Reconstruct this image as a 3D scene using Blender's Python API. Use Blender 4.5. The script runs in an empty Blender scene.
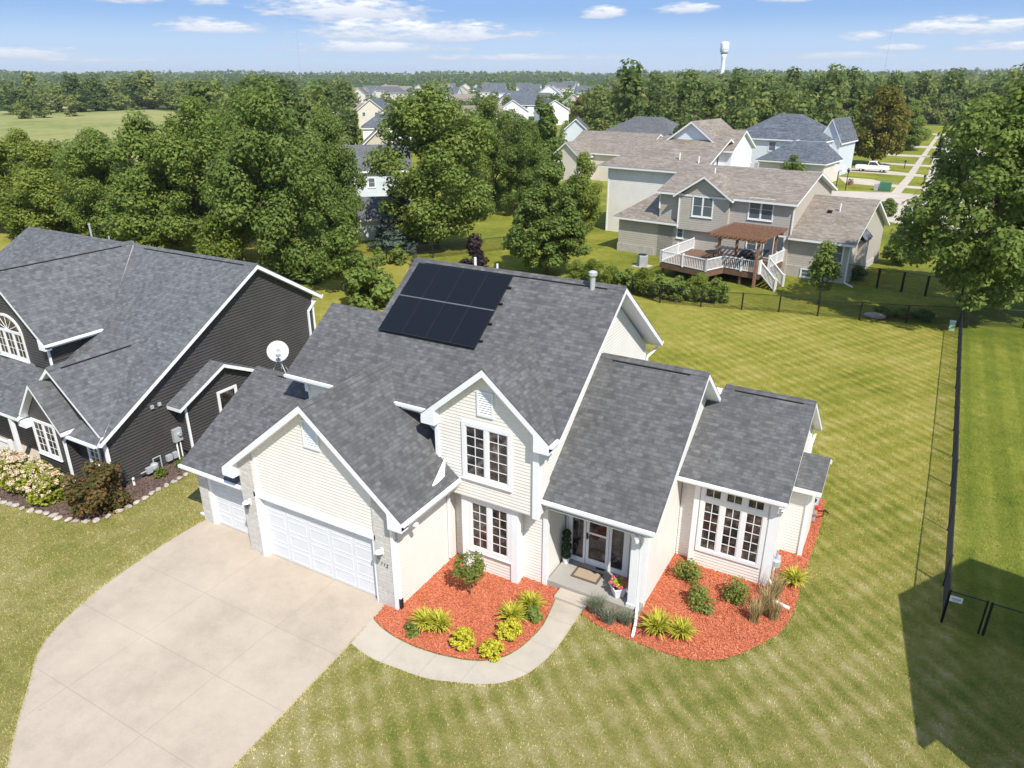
import bpy, bmesh, math, random
import numpy as np
from mathutils import Vector, Matrix
R=math.radians
random.seed(7); rng=np.random.default_rng(7)
sc=bpy.context.scene
COL=sc.collection

# ------------------------------------------------------------------ helpers
def world_of(o):
    m=o.matrix_parent_inverse @ o.matrix_basis
    return (world_of(o.parent) @ m) if o.parent else o.matrix_basis.copy()
def adopt(o,parent,local=False):
    if parent is None: return
    o.parent=parent
    if not local: o.matrix_parent_inverse=world_of(parent).inverted()
def tag(o,label=None,cat=None,group=None,kind=None):
    if label: o['label']=label
    if cat: o['category']=cat
    if group: o['group']=group
    if kind: o['kind']=kind
    return o
def thing(name,label,cat,loc=(0,0,0),rz=0,group=None):
    o=bpy.data.objects.new(name,None); COL.objects.link(o)
    o.empty_display_size=.3
    o.location=loc; o.rotation_euler=(0,0,rz)
    return tag(o,label,cat,group)
def copy_tree(o,parent=None):
    c=o.copy(); COL.objects.link(c); c.parent=parent
    for ch in list(o.children): copy_tree(ch,c)
    return c

class MB:
    def __init__(s): s.v=[]; s.f=[]; s.m=[]
    def face(s,pts,mi=0):
        n=len(s.v); s.v+=[tuple(p) for p in pts]; s.f.append(list(range(n,n+len(pts)))); s.m.append(mi)
    def prism(s,poly,vec,mi=0):
        n=len(s.v); k=len(poly); vec=Vector(vec)
        s.v+=[tuple(p) for p in poly]+[tuple(Vector(p)+vec) for p in poly]
        s.f.append(list(range(n,n+k))); s.f.append([n+k+i for i in reversed(range(k))]); s.m+=[mi,mi]
        for i in range(k):
            j=(i+1)%k; s.f.append([n+i,n+k+i,n+k+j,n+j]); s.m.append(mi)
        return s
    def box(s,x0,y0,z0,x1,y1,z1,mi=0):
        return s.prism([(x0,y0,z0),(x1,y0,z0),(x1,y1,z0),(x0,y1,z0)],(0,0,z1-z0),mi)
    def obox(s,P,u,n,a0,a1,d0,d1,z0,z1,mi=0):
        P=Vector(P);u=Vector(u);n=Vector(n);Z=Vector((0,0,1))
        q=[P+u*a+n*d+Z*z0 for a,d in ((a0,d0),(a1,d0),(a1,d1),(a0,d1))]
        return s.prism(q,Z*(z1-z0),mi)
    def bar(s,p,q,w,h,mi=0,up=(0,0,1)):
        p=Vector(p);q=Vector(q);d=(q-p).normalized();up=Vector(up)
        if abs(d.dot(up))>.98: up=Vector((1,0,0))
        a=d.cross(up).normalized(); b=a.cross(d).normalized()
        poly=[p+a*w*.5*i+b*h*.5*j for i,j in ((-1,-1),(1,-1),(1,1),(-1,1))]
        return s.prism(poly,q-p,mi)
    def tube(s,pts,r,n=8,mi=0,cap=True):
        pts=[Vector(p) for p in pts]; rs=r if isinstance(r,(list,tuple)) else [r]*len(pts)
        base=len(s.v); prev=None
        for i,p in enumerate(pts):
            d=(pts[min(i+1,len(pts)-1)]-pts[max(i-1,0)]).normalized()
            if prev is None: a=d.orthogonal().normalized()
            else: a=(prev-d*prev.dot(d)).normalized()
            prev=a; b=d.cross(a)
            for k in range(n):
                t=2*math.pi*k/n; s.v.append(tuple(p+(a*math.cos(t)+b*math.sin(t))*rs[i]))
        for i in range(len(pts)-1):
            for k in range(n):
                k2=(k+1)%n; s.f.append([base+i*n+k,base+i*n+k2,base+(i+1)*n+k2,base+(i+1)*n+k]); s.m.append(mi)
        if cap:
            s.f.append([base+k for k in reversed(range(n))]); s.m.append(mi)
            e=base+(len(pts)-1)*n; s.f.append([e+k for k in range(n)]); s.m.append(mi)
        return s
    def lathe(s,prof,c=(0,0,0),n=16,mi=0):
        base=len(s.v); c=Vector(c)
        for r,z in prof:
            for k in range(n):
                t=2*math.pi*k/n; s.v.append(tuple(c+Vector((r*math.cos(t),r*math.sin(t),z))))
        for i in range(len(prof)-1):
            for k in range(n):
                k2=(k+1)%n; s.f.append([base+i*n+k,base+i*n+k2,base+(i+1)*n+k2,base+(i+1)*n+k]); s.m.append(mi)
        s.f.append([base+k for k in reversed(range(n))]); s.m.append(mi)
        e=base+(len(prof)-1)*n; s.f.append([e+k for k in range(n)]); s.m.append(mi)
        return s
    def ball(s,c,r,n=10,mi=0,sz=1):
        prof=[(max(.001,r*math.sin(math.pi*i/n)),-r*sz*math.cos(math.pi*i/n)) for i in range(n+1)]
        return s.lathe(prof,c,n+4,mi)
    def build(s,name,mats,parent=None,smooth=False,recalc=True,bevel=0,local=False,uv=True):
        me=bpy.data.meshes.new(name); me.from_pydata(s.v,[],s.f)
        if not isinstance(mats,(list,tuple)): mats=[mats]
        for m in mats: me.materials.append(m)
        me.polygons.foreach_set('material_index',s.m)
        if recalc:
            bm=bmesh.new(); bm.from_mesh(me); bmesh.ops.recalc_face_normals(bm,faces=bm.faces); bm.to_mesh(me); bm.free()
        if uv: planar_uv(me)
        if smooth: me.polygons.foreach_set('use_smooth',[True]*len(me.polygons))
        me.update()
        o=bpy.data.objects.new(name,me); COL.objects.link(o); adopt(o,parent,local)
        if bevel:
            b=o.modifiers.new('bevel','BEVEL'); b.width=bevel; b.segments=2; b.limit_method='ANGLE'
        return o
def build_split(mb,name,mats,parent=None,local=False):
    # one object for each separate piece collected in mb
    par=list(range(len(mb.v)))
    def fd(a):
        while par[a]!=a: par[a]=par[par[a]]; a=par[a]
        return a
    for f in mb.f:
        for v in f[1:]: par[fd(v)]=fd(f[0])
    gr={}
    for i,f in enumerate(mb.f): gr.setdefault(fd(f[0]),[]).append(i)
    for fs in gr.values():
        m=MB(); mp={}
        for i in fs:
            for v in mb.f[i]:
                if v not in mp: mp[v]=len(m.v); m.v.append(mb.v[v])
            m.f.append([mp[v] for v in mb.f[i]]); m.m.append(mb.m[i])
        m.build(name,mats,parent,local=local)
def planar_uv(me):
    lay=me.uv_layers.new(name='UVMap'); dat=lay.data; vs=me.vertices; lp=me.loops
    for p in me.polygons:
        n=p.normal
        if abs(n.z)>.995: t=Vector((1,0,0)); b=Vector((0,1,0))
        else: t=Vector((-n.y,n.x,0)).normalized(); b=n.cross(t)
        for li in p.loop_indices:
            c=vs[lp[li].vertex_index].co; dat[li].uv=(c.dot(t),c.dot(b))

# ------------------------------------------------------------------ materials
def chevron(p,q,sl,w=.15,t=.03):
    # bent ridge cap lying on both slopes
    p=Vector(p); q=Vector(q); d=(q-p).normalized(); s=Vector((-d.y,d.x,0)).normalized(); Z=Vector((0,0,1))
    sec=[p+s*w+Z*(-w*sl+.004),p+s*w+Z*(-w*sl+t*.7),p+Z*t,p-s*w+Z*(-w*sl+t*.7),p-s*w+Z*(-w*sl+.004),p+Z*.004]
    return MB().prism(sec,q-p)
class NT:
    def __init__(s,name):
        s.mat=bpy.data.materials.new(name); s.mat.use_nodes=True; s.nt=s.mat.node_tree
        s.b=s.nt.nodes['Principled BSDF']; s.out=s.nt.nodes['Material Output']
    def n(s,t,ins=None,**kw):
        nd=s.nt.nodes.new('ShaderNode'+t)
        for k,v in kw.items(): setattr(nd,k,v)
        for k,v in (ins or {}).items(): s.set(nd.inputs[k],v)
        return nd
    def set(s,sock,v):
        if isinstance(v,bpy.types.NodeSocket): s.nt.links.new(v,sock)
        elif isinstance(v,bpy.types.Node): s.nt.links.new(v.outputs[0],sock)
        else:
            if sock.type=='RGBA' and len(v)==3: v=(*v,1)
            sock.default_value=v
    def math(s,op,a,b=0,c=0,clamp=False):
        return s.n('Math',{0:a,1:b,2:c},operation=op,use_clamp=clamp).outputs[0]
    def mix(s,fac,a,b,mode='MIX'):
        m=s.nt.nodes.new('ShaderNodeMix'); m.data_type='RGBA'; m.blend_type=mode
        s.set(m.inputs[0],fac); s.set(m.inputs[6],a); s.set(m.inputs[7],b); return m.outputs[2]
    def ramp(s,fac,stops,interp='LINEAR'):
        r=s.nt.nodes.new('ShaderNodeValToRGB'); e=r.color_ramp.elements; r.color_ramp.interpolation=interp
        while len(e)<len(stops): e.new(.5)
        for i,(p,c) in enumerate(stops):
            e[i].position=p; e[i].color=(*c,1) if len(c)==3 else c
        s.set(r.inputs[0],fac); return r.outputs[0]
    def noise(s,vec,scale,detail=4,rough=.6,out=0):
        nd=s.n('TexNoise',{'Scale':scale,'Detail':detail,'Roughness':rough}); s.set(nd.inputs['Vector'],vec); return nd.outputs[out]
    def uv(s): return s.n('TexCoord').outputs['UV']
    def pos(s): return s.n('NewGeometry').outputs['Position']
    def obj(s): return s.n('TexCoord').outputs['Object']
    def sep(s,v):
        x=s.n('SeparateXYZ',{0:v}); return x.outputs
    def bump(s,h,strength=.3,dist=.02):
        b=s.n('Bump',{'Height':h,'Strength':strength,'Distance':dist}); s.set(s.b.inputs['Normal'],b.outputs[0])
    def fin(s,col,rough=.7,spec=.3,metal=0):
        s.set(s.b.inputs['Base Color'],col); s.set(s.b.inputs['Roughness'],rough)
        s.b.inputs['Specular IOR Level'].default_value=spec; s.b.inputs['Metallic'].default_value=metal
        return s.mat
def plain(name,col,rough=.6,spec=.3,var=.12,scale=3.0,metal=0,bump=0):
    t=NT(name); p=t.pos(); f=t.noise(p,scale,5)
    lo=[c*(1-var) for c in col]; hi=[min(1,c*(1+var)) for c in col]
    c=t.ramp(f,[(.3,lo),(.7,hi)])
    if bump: t.bump(t.noise(p,scale*6,4),bump,.01)
    return t.fin(c,rough,spec,metal)
def shingle(name,dark,mid,light,w=.30,h=.145,warm=None):
    t=NT(name); u0=t.uv(); u=t.n('VectorMath',{0:u0,1:t.n('VectorMath',{0:t.n('VectorMath',{0:t.noise(u0,4.5,2,out=1),1:(.5,.5,.5)},operation='SUBTRACT').outputs[0],1:(.12,.035,0)},operation='MULTIPLY').outputs[0]},operation='ADD').outputs[0]
    b1=t.n('TexBrick',{'Color1':(0,0,0),'Color2':(1,1,1),'Mortar':(.3,.3,.3),'Scale':1,'Mortar Size':.006,'Mortar Smooth':.2,'Bias':0,'Brick Width':w,'Row Height':h},offset=.37,offset_frequency=2,squash=1); t.set(b1.inputs['Vector'],u)
    b2=t.n('TexBrick',{'Color1':(0,0,0),'Color2':(1,1,1),'Mortar':(.5,.5,.5),'Scale':1,'Mortar Size':0,'Bias':0,'Brick Width':w*1.7,'Row Height':h},offset=.61,offset_frequency=3); t.set(b2.inputs['Vector'],u)
    k=t.math('ADD',t.math('MULTIPLY',b1.outputs[0],.44),t.math('ADD',t.math('MULTIPLY',b2.outputs[0],.32),.12))
    big=t.noise(u,.55,3); fine=t.noise(u,38,3)
    k=t.math('ADD',k,t.math('MULTIPLY',t.math('SUBTRACT',big,.5),.5))
    k=t.math('ADD',k,t.math('MULTIPLY',t.math('SUBTRACT',t.noise(u,4.2,2),.5),.75)); k=t.math('ADD',k,t.math('MULTIPLY',t.math('SUBTRACT',fine,.5),.8))
    c=t.ramp(k,[(.12,dark),(.5,mid),(.92,light)])
    v=t.sep(u)[1]; fr=t.math('FRACT',t.math('DIVIDE',v,h))
    seam=t.math('LESS_THAN',fr,.1)
    c=t.mix(t.math('MULTIPLY',seam,.35),c,[x*.5 for x in dark])
    hgt=t.math('SUBTRACT',1,fr)
    t.bump(t.math('ADD',hgt,t.math('MULTIPLY',fine,.4)),.35,.02)
    return t.fin(c,.92,.15)
def siding(name,col,lap=.115,strength=.9,var=.05,edge=5):
    t=NT(name); u=t.uv(); v=t.sep(u)[1]; fr=t.math('FRACT',t.math('DIVIDE',v,lap))
    prof=t.math('SUBTRACT',1,fr)                       # each lap leans out towards its lower edge
    prof=t.math('MULTIPLY',prof,t.math('SMOOTH_MIN',1,t.math('MULTIPLY',fr,edge),.1))
    f=t.noise(t.pos(),.9,4)
    c=t.ramp(f,[(.3,[x*(1-var) for x in col]),(.7,[min(1,x*(1+var)) for x in col])])
    t.bump(prof,strength,.03 if edge<5 else .018)
    return t.fin(c,.5,.3)
def masonry(name,c1,c2,mortar,w,h,strength=.5):
    t=NT(name); u=t.uv()
    d=t.n('VectorMath',{0:u,1:t.n('VectorMath',{0:t.noise(u,6,2,out=1),1:(.05,.05,0)},operation='MULTIPLY').outputs[0]},operation='ADD').outputs[0]
    b=t.n('TexBrick',{'Color1':c1,'Color2':c2,'Mortar':mortar,'Scale':1,'Mortar Size':.012,'Mortar Smooth':.4,'Brick Width':w,'Row Height':h},offset=.43); t.set(b.inputs['Vector'],d)
    f=t.noise(u,9,4); c=t.mix(.5,b.outputs[0],t.ramp(f,[(.3,[x*.8 for x in c1]),(.7,c2)]))
    t.bump(t.math('SUBTRACT',t.math('MULTIPLY',f,.6),b.outputs[1]),strength,.02)
    return t.fin(c,.85,.2)

MAT={}
MAT['shingle']=shingle('charcoal_shingles',(.074,.074,.076),(.103,.103,.105),(.150,.150,.152),w=.18,h=.135)
MAT['shingle_left']=shingle('grey_shingles',(.080,.082,.086),(.116,.119,.124),(.162,.166,.172),w=.18,h=.15)
MAT['shingle_tan']=shingle('tan_shingles',(.165,.138,.113),(.222,.190,.158),(.30,.262,.225),w=.4,h=.17)
MAT['shingle_slate']=shingle('slate_shingles',(.055,.063,.075),(.10,.112,.13),(.17,.185,.21),w=.4,h=.17)
MAT['cream']=siding('cream_lap_siding',(.77,.742,.682),strength=.6)
MAT['charcoal']=siding('charcoal_lap_siding',(.060,.056,.055),lap=.135,strength=1.0,edge=2.6,var=.12)
MAT['greige']=siding('greige_lap_siding',(.46,.42,.365),lap=.2,strength=.5)
MAT['beige']=siding('beige_lap_siding',(.66,.60,.52),lap=.2,strength=.4)
MAT['creamwhite']=siding('cream_white_siding',(.82,.785,.73),lap=.2,strength=.4)
MAT['whitesiding']=siding('white_lap_siding',(.74,.76,.79),lap=.2,strength=.4)
MAT['bluesiding']=siding('pale_blue_siding',(.57,.61,.65),lap=.2,strength=.4)
MAT['tansiding']=siding('tan_siding',(.50,.44,.36),lap=.2,strength=.4)
MAT['white']=plain('white_trim',(.80,.81,.82),.42,.4,.03)
MAT['doorwhite']=plain('white_door_paint',(.66,.67,.68),.45,.3,.04)
MAT['vinyl']=plain('white_vinyl',(.78,.78,.78),.35,.4,.02)
MAT['stone']=masonry('pale_stone_veneer',(.50,.475,.43),(.66,.63,.585),(.50,.48,.44),.34,.12)
MAT['found']=plain('concrete_foundation',(.44,.41,.37),.9,.2,.12,2,bump=.2)
MAT['black']=plain('black_plastic',(.012,.012,.013),.5,.4,.2)
MAT['iron']=plain('black_painted_steel',(.014,.014,.015),.4,.5,.2)
MAT['grey']=plain('grey_painted_metal',(.38,.40,.42),.4,.5,.08)
MAT['galv']=plain('galvanised_metal',(.55,.57,.58),.35,.5,.08,metal=.4)
MAT['bark']=plain('grey_brown_bark',(.13,.10,.075),.95,.1,.35,9,bump=.6)
MAT['cedar']=plain('cedar_wood',(.25,.135,.085),.7,.2,.25,5)
MAT['deckwood']=plain('brown_deck_boards',(.16,.095,.062),.75,.2,.25,4)
MAT['terra']=plain('reddish_brick',(.36,.15,.10),.85,.2,.2,4)
MAT['rock']=plain('limestone_edging',(.40,.35,.30),.9,.2,.3,5,bump=.5)
MAT['soil']=plain('dark_soil',(.035,.026,.02),.95,.1,.4,8)
def glass_mat():
    t=NT('window_glass'); p=t.pos()
    f=t.noise(p,3.1,4,.6)
    c=t.ramp(f,[(.38,(.012,.014,.016)),(.52,(.045,.036,.032)),(.62,(.11,.085,.075)),(.72,(.22,.20,.185))])
    t.b.inputs['IOR'].default_value=1.5
    return t.fin(c,.04,.6)
MAT['glass']=glass_mat()
def blind_glass():
    t=NT('glass_over_blinds'); v=t.sep(t.uv())[1]
    fr=t.math('FRACT',t.math('DIVIDE',v,.07))
    c=t.ramp(fr,[(.1,(.05,.065,.075)),(.5,(.15,.18,.20)),(.9,(.10,.125,.14))])
    return t.fin(c,.06,.6)
MAT['blinds']=blind_glass()
def solar_mat():
    t=NT('solar_cells'); u=t.uv(); s=t.sep(u)
    fx=t.math('LESS_THAN',t.math('FRACT',t.math('DIVIDE',s[0],.17)),.03)
    fy=t.math('LESS_THAN',t.math('FRACT',t.math('DIVIDE',s[1],.085)),.05)
    g=t.math('MAXIMUM',fx,fy)
    c=t.mix(g,(.0045,.0055,.008),(.009,.010,.013))
    return t.fin(c,.12,.35)
MAT['solar']=solar_mat()
def concrete(name,col,joints):
    t=NT(name); p=t.pos(); s=t.sep(p)
    f=t.noise(p,.45,6,.65); g=t.noise(p,14,4); sp=t.noise(p,2.3,5,.7)
    k=t.math('ADD',t.math('MULTIPLY',f,.62),t.math('ADD',t.math('MULTIPLY',g,.16),t.math('MULTIPLY',sp,.22)))
    c=t.ramp(k,[(.33,[x*.80 for x in col]),(.5,col),(.68,[min(1,x*1.15) for x in col])])
    j=None
    for ax,val in joints:
        d=t.math('ABSOLUTE',t.math('SUBTRACT',s[ax],val)); m=t.math('LESS_THAN',d,.013)
        j=m if j is None else t.math('MAXIMUM',j,m)
    if j is not None:
        c=t.mix(t.math('MULTIPLY',j,.30),c,[x*.5 for x in col])
        t.bump(t.math('SUBTRACT',t.math('MULTIPLY',g,.3),t.math('MULTIPLY',j,.5)),.3,.01)
    # small dark cracks / leaf litter
    vo=t.n('TexVoronoi',{'Scale':1.1},feature='F1'); t.set(vo.inputs['Vector'],p)
    sp2=t.math('LESS_THAN',vo.outputs[0],.022); c=t.mix(t.math('MULTIPLY',sp2,.6),c,[x*.35 for x in col])
    return t.fin(c,.88,.2)
DC=(.415,.348,.275)
MAT['drive']=concrete('driveway_concrete',DC,[(1,12.05),(1,9.75),(1,7.4),(1,4.9),(0,-15.2),(0,-18.45)])
MAT['walk']=concrete('walkway_concrete',(.43,.38,.31),[(0,-11.4),(0,-10.2),(0,-9.0),(1,14.2),(1,15.4),(1,16.6)])
MAT['pale']=concrete('pale_concrete',(.46,.40,.33),[])
MAT['porch']=concrete('porch_concrete',(.33,.31,.28),[])
def mulch_mat(name,a,b,c):
    t=NT(name); p=t.pos()
    vo=t.n('TexVoronoi',{'Scale':30,'Randomness':1}); t.set(vo.inputs['Vector'],p)
    h=t.sep(vo.outputs['Color'])[0]; f=t.noise(p,1.6,4)
    k=t.math('ADD',t.math('MULTIPLY',h,.7),t.math('MULTIPLY',f,.45))
    col=t.ramp(k,[(.2,a),(.55,b),(.95,c)])
    t.bump(t.math('ADD',vo.outputs[0],t.noise(p,40,3)),.6,.025)
    return t.fin(col,.95,.1)
MAT['mulch']=mulch_mat('orange_red_mulch',(.38,.095,.044),(.52,.148,.074),(.62,.23,.135))
MAT['mulch_brown']=mulch_mat('brown_mulch',(.05,.032,.026),(.12,.08,.065),(.22,.16,.13))

def lawn_colour(t):
    p=t.pos(); s=t.sep(p); x,y=s[0],s[1]
    n1=t.noise(p,.20,5,.62); n2=t.noise(p,1.5,6,.72); n3=t.noise(p,9,5,.78); n4=t.noise(p,45,3,.75); nb=t.noise(p,.75,4,.65)
    wob=t.math('MULTIPLY',t.math('SUBTRACT',t.noise(p,.5,3),.5),.55)
    def wave(expr,period): return t.math('SINE',t.math('MULTIPLY',expr,2*math.pi/period))
    # left of the black fence: mown on two crossing diagonals; right of it: long passes along the fence
    a=t.math('ADD',t.math('ADD',t.math('MULTIPLY',x,.66),t.math('MULTIPLY',y,.75)),wob)
    b=t.math('ADD',t.math('SUBTRACT',t.math('MULTIPLY',x,.80),t.math('MULTIPLY',y,.60)),wob)
    cross=t.math('ADD',t.math('MULTIPLY',wave(a,.60),.62),t.math('MULTIPLY',wave(b,1.25),.42))
    right=t.math('MULTIPLY',t.n('MapRange',{0:t.math('ADD',x,wob),1:2.75,2:3.35,3:0,4:1}).outputs[0],t.n('MapRange',{0:y,1:19,2:25,3:.15,4:1}).outputs[0])
    w3=t.math('ADD',wave(t.math('ADD',x,t.math('MULTIPLY',wob,.3)),1.3),t.math('MULTIPLY',wave(x,.47),.4))
    fade=t.n('MapRange',{0:nb,1:.36,2:.62,3:.15,4:1.15}).outputs[0]
    far=t.n('MapRange',{0:y,1:53,2:57,3:1.0,4:0.15}).outputs[0]
    left=t.n('MapRange',{0:x,1:-14,2:-11.5,3:.05,4:1.0}).outputs[0]
    st=t.math('ADD',t.math('MULTIPLY',cross,t.math('SUBTRACT',1,right)),t.math('MULTIPLY',t.math('MULTIPLY',w3,right),.5))
    st=t.math('MULTIPLY',t.math('MULTIPLY',t.math('MULTIPLY',st,fade),far),left)
    k=t.math('ADD',t.math('MULTIPLY',n2,.52),t.math('ADD',t.math('MULTIPLY',n3,.50),t.math('MULTIPLY',n1,.62)))
    k=t.math('SUBTRACT',t.math('ADD',k,t.math('MULTIPLY',st,.15)),.31)
    k=t.math('SUBTRACT',k,t.math('MULTIPLY',right,.10))
    k=t.math('SUBTRACT',k,t.n('MapRange',{0:y,1:53,2:56,3:0,4:.15}).outputs[0])
    k=t.math('ADD',k,t.n('MapRange',{0:y,1:8,2:24,3:.075,4:0}).outputs[0])
    c=t.ramp(k,[(.24,(.105,.138,.028)),(.40,(.225,.238,.052)),(.52,(.335,.302,.088)),(.64,(.44,.378,.150)),(.82,(.55,.475,.25))])
    c=t.mix(t.n('MapRange',{0:y,1:18,2:34,3:0,4:.55}).outputs[0],c,t.ramp(k,[(.24,(.165,.19,.016)),(.45,(.33,.305,.026)),(.62,(.45,.38,.055)),(.82,(.56,.47,.14))]))
    c=t.mix(t.math('MULTIPLY',right,.6),c,t.ramp(k,[(.2,(.10,.15,.016)),(.5,(.225,.27,.034)),(.8,(.37,.355,.085))]))
    return c,n3,n4
def grass_mat():
    t=NT('mown_lawn'); c,n3,n4=lawn_colour(t)
    c=t.mix(t.n('MapRange',{0:n4,1:.35,2:.65,3:.0,4:.40}).outputs[0],c,(.075,.10,.018))
    t.bump(t.math('ADD',n3,t.math('MULTIPLY',n4,.8)),1.0,.07)
    return t.fin(c,.95,.08)
MAT['grass']=grass_mat()
def blade_mat():
    t=NT('grass_blades'); c,n3,n4=lawn_colour(t); r=t.n('NewGeometry').outputs['Random Per Island']
    c=t.mix(t.n('MapRange',{0:r,1:.0,2:1,3:.0,4:.10}).outputs[0],c,t.ramp(r,[(.1,(.11,.15,.025)),(.6,(.29,.285,.07)),(.97,(.34,.31,.11))]))
    return t.fin(c,.95,.02)
MAT['blade']=blade_mat()
def field_mat():
    t=NT('dry_meadow'); p=t.pos(); n1=t.noise(p,.02,5,.65); n2=t.noise(p,.3,5,.7)
    k=t.math('ADD',t.math('MULTIPLY',n1,.6),t.math('MULTIPLY',n2,.4))
    c=t.ramp(k,[(.36,(.12,.165,.04)),(.5,(.25,.25,.09)),(.64,(.34,.30,.14))])
    return t.fin(c,.95,.05)
MAT['field']=field_mat()
def far_mat():
    t=NT('far_countryside'); p=t.pos(); n1=t.noise(p,.006,6,.65); n2=t.noise(p,.05,5,.7)
    k=t.math('ADD',t.math('MULTIPLY',n1,.55),t.math('MULTIPLY',n2,.45))
    c=t.ramp(k,[(.35,(.022,.042,.012)),(.55,(.05,.075,.02)),(.68,(.12,.13,.045))])
    return t.fin(c,.95,.05)
MAT['far']=far_mat()

def leaf_mat(name,dark,mid,light,trans=.42,objvar=.0):
    t=NT(name); g=t.n('NewGeometry'); r=g.outputs['Random Per Island']; p=t.obj()
    f=t.noise(p,.55,3); oi=t.n('ObjectInfo').outputs['Random']
    k=t.math('ADD',t.math('MULTIPLY',r,.55),t.math('MULTIPLY',f,.55))
    k=t.math('ADD',k,t.math('MULTIPLY',t.math('SUBTRACT',oi,.5),objvar))
    c=t.ramp(k,[(.15,dark),(.5,mid),(.95,light)])
    t.fin(c,.62,.22)
    tr=t.n('BsdfTranslucent',{0:t.mix(.5,c,light)}); mx=t.n('MixShader',{0:trans,1:t.b.outputs[0],2:tr.outputs[0]})
    t.nt.links.new(mx.outputs[0],t.out.inputs[0]); return t.mat
LEAF={}
LEAF['green']=leaf_mat('leaves_green',(.080,.135,.024),(.170,.235,.044),(.29,.34,.085),objvar=.2)
LEAF['deep']=leaf_mat('leaves_deep_green',(.060,.112,.022),(.130,.195,.038),(.23,.285,.07),objvar=.2)
LEAF['lime']=leaf_mat('leaves_yellow_green',(.09,.14,.02),(.18,.235,.036),(.31,.345,.065),objvar=.2)
LEAF['wood']=leaf_mat('leaves_of_the_wood',(.055,.098,.026),(.140,.195,.046),(.28,.31,.085),objvar=.75)
LEAF['autumn']=leaf_mat('leaves_turning_red',(.06,.085,.013),(.155,.165,.024),(.29,.21,.045))
LEAF['blue']=leaf_mat('needles_blue_green',(.035,.058,.045),(.075,.11,.085),(.15,.19,.16),.1)
LEAF['conifer']=leaf_mat('needles_green',(.012,.028,.010),(.028,.055,.018),(.055,.09,.03),.1)
LEAF['purple']=leaf_mat('leaves_purple',(.018,.012,.015),(.045,.028,.032),(.10,.07,.065))
LEAF['golden']=leaf_mat('leaves_golden',(.22,.22,.012),(.48,.44,.03),(.66,.60,.07),.2)
LEAF['daylily']=leaf_mat('blades_yellow_green',(.16,.19,.014),(.44,.44,.04),(.64,.58,.10),.2)
LEAF['sage']=leaf_mat('leaves_grey_green',(.15,.18,.12),(.29,.32,.22),(.45,.47,.35))
LEAF['burgundy']=leaf_mat('leaves_burgundy',(.045,.070,.016),(.12,.115,.030),(.28,.12,.05))
LEAF['cream']=leaf_mat('hydrangea_flowers',(.42,.27,.17),(.68,.52,.36),(.80,.70,.54),.15)
LEAF['hydleaf']=leaf_mat('hydrangea_leaves',(.10,.14,.012),(.26,.30,.03),(.46,.46,.07))
LEAF['straw']=leaf_mat('straw_blades',(.20,.16,.06),(.42,.33,.15),(.58,.46,.24),.2)
LEAF['pink']=leaf_mat('pink_petals',(.45,.05,.10),(.65,.09,.17),(.75,.25,.3),.15)
# ------------------------------------------------------------------ building helpers
def add_roof(parent,polys,mat,th=.22,local=False,fmat=None,name='roof'):
    r=MB(); f=MB()
    for p in polys:
        r.prism(p,(0,0,-.035)); q=[(a,b,c-.037) for a,b,c in p]; f.prism(q,(0,0,-(th-.037)))
    ro=r.build(name,mat,parent,local=local); fa=f.build('fascia',fmat or MAT['white'],parent,local=local)
    return ro
def wall_x(mb,x0,x1,prof):            # ridge along X: profile of (y,z)
    return mb.prism([(x0,y,z) for y,z in prof],(x1-x0,0,0))
def wall_y(mb,y0,y1,prof):            # ridge along Y: profile of (x,z)
    return mb.prism([(x,y0,z) for x,z in prof],(0,y1-y0,0))
def add_window(parent,P,u,n,w,h,cols,rows,sashes=2,casing=.10,mull=.10,local=False,pane='glass',sash=.035,proud=.05,name='window',zsplit=None):
    """P = lower left corner of the outer casing, on the wall surface"""
    m=MB(); c=casing
    m.obox(P,u,n,0,c,-.02,proud,0,h); m.obox(P,u,n,w-c,w,-.02,proud,0,h)
    m.obox(P,u,n,c,w-c,-.02,proud,0,c); m.obox(P,u,n,c,w-c,-.02,proud,h-c,h)
    m.obox(P,u,n,-.03,w+.03,-.02,proud+.03,-.04,0)          # sill
    sw=(w-2*c-mull*(sashes-1))/sashes
    g=MB(); pn=MB()
    for i in range(sashes):
        a=c+i*(sw+mull)
        if i<sashes-1: m.obox(P,u,n,a+sw,a+sw+mull,-.02,proud-.004,c,h-c)
        # sash
        for (p0,p1,q0,q1) in ((a,a+sash,c,h-c),(a+sw-sash,a+sw,c,h-c),(a+sash,a+sw-sash,c,c+sash),(a+sash,a+sw-sash,h-c-sash,h-c)):
            m.obox(P,u,n,p0,p1,-.02,proud-.018,q0,q1)
        b0,b1,z0,z1=a+sash,a+sw-sash,c+sash,h-c-sash
        pn.obox(P,u,n,b0,b1,-.02,.008,z0,z1)
        for k in range(1,cols):
            xx=b0+(b1-b0)*k/cols; g.obox(P,u,n,xx-.012,xx+.012,.0,.020,z0,z1)
        for k in range(1,rows):
            zz=z0+(z1-z0)*k/rows; g.obox(P,u,n,b0,b1,.0,.017,zz-.012,zz+.012)
    wo=m.build(name,MAT['vinyl'],parent,local=local)
    pn.build('pane',MAT[pane],wo,local=local)
    if g.f: g.build('grille',MAT['vinyl'],wo,local=local)
    return wo
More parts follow.
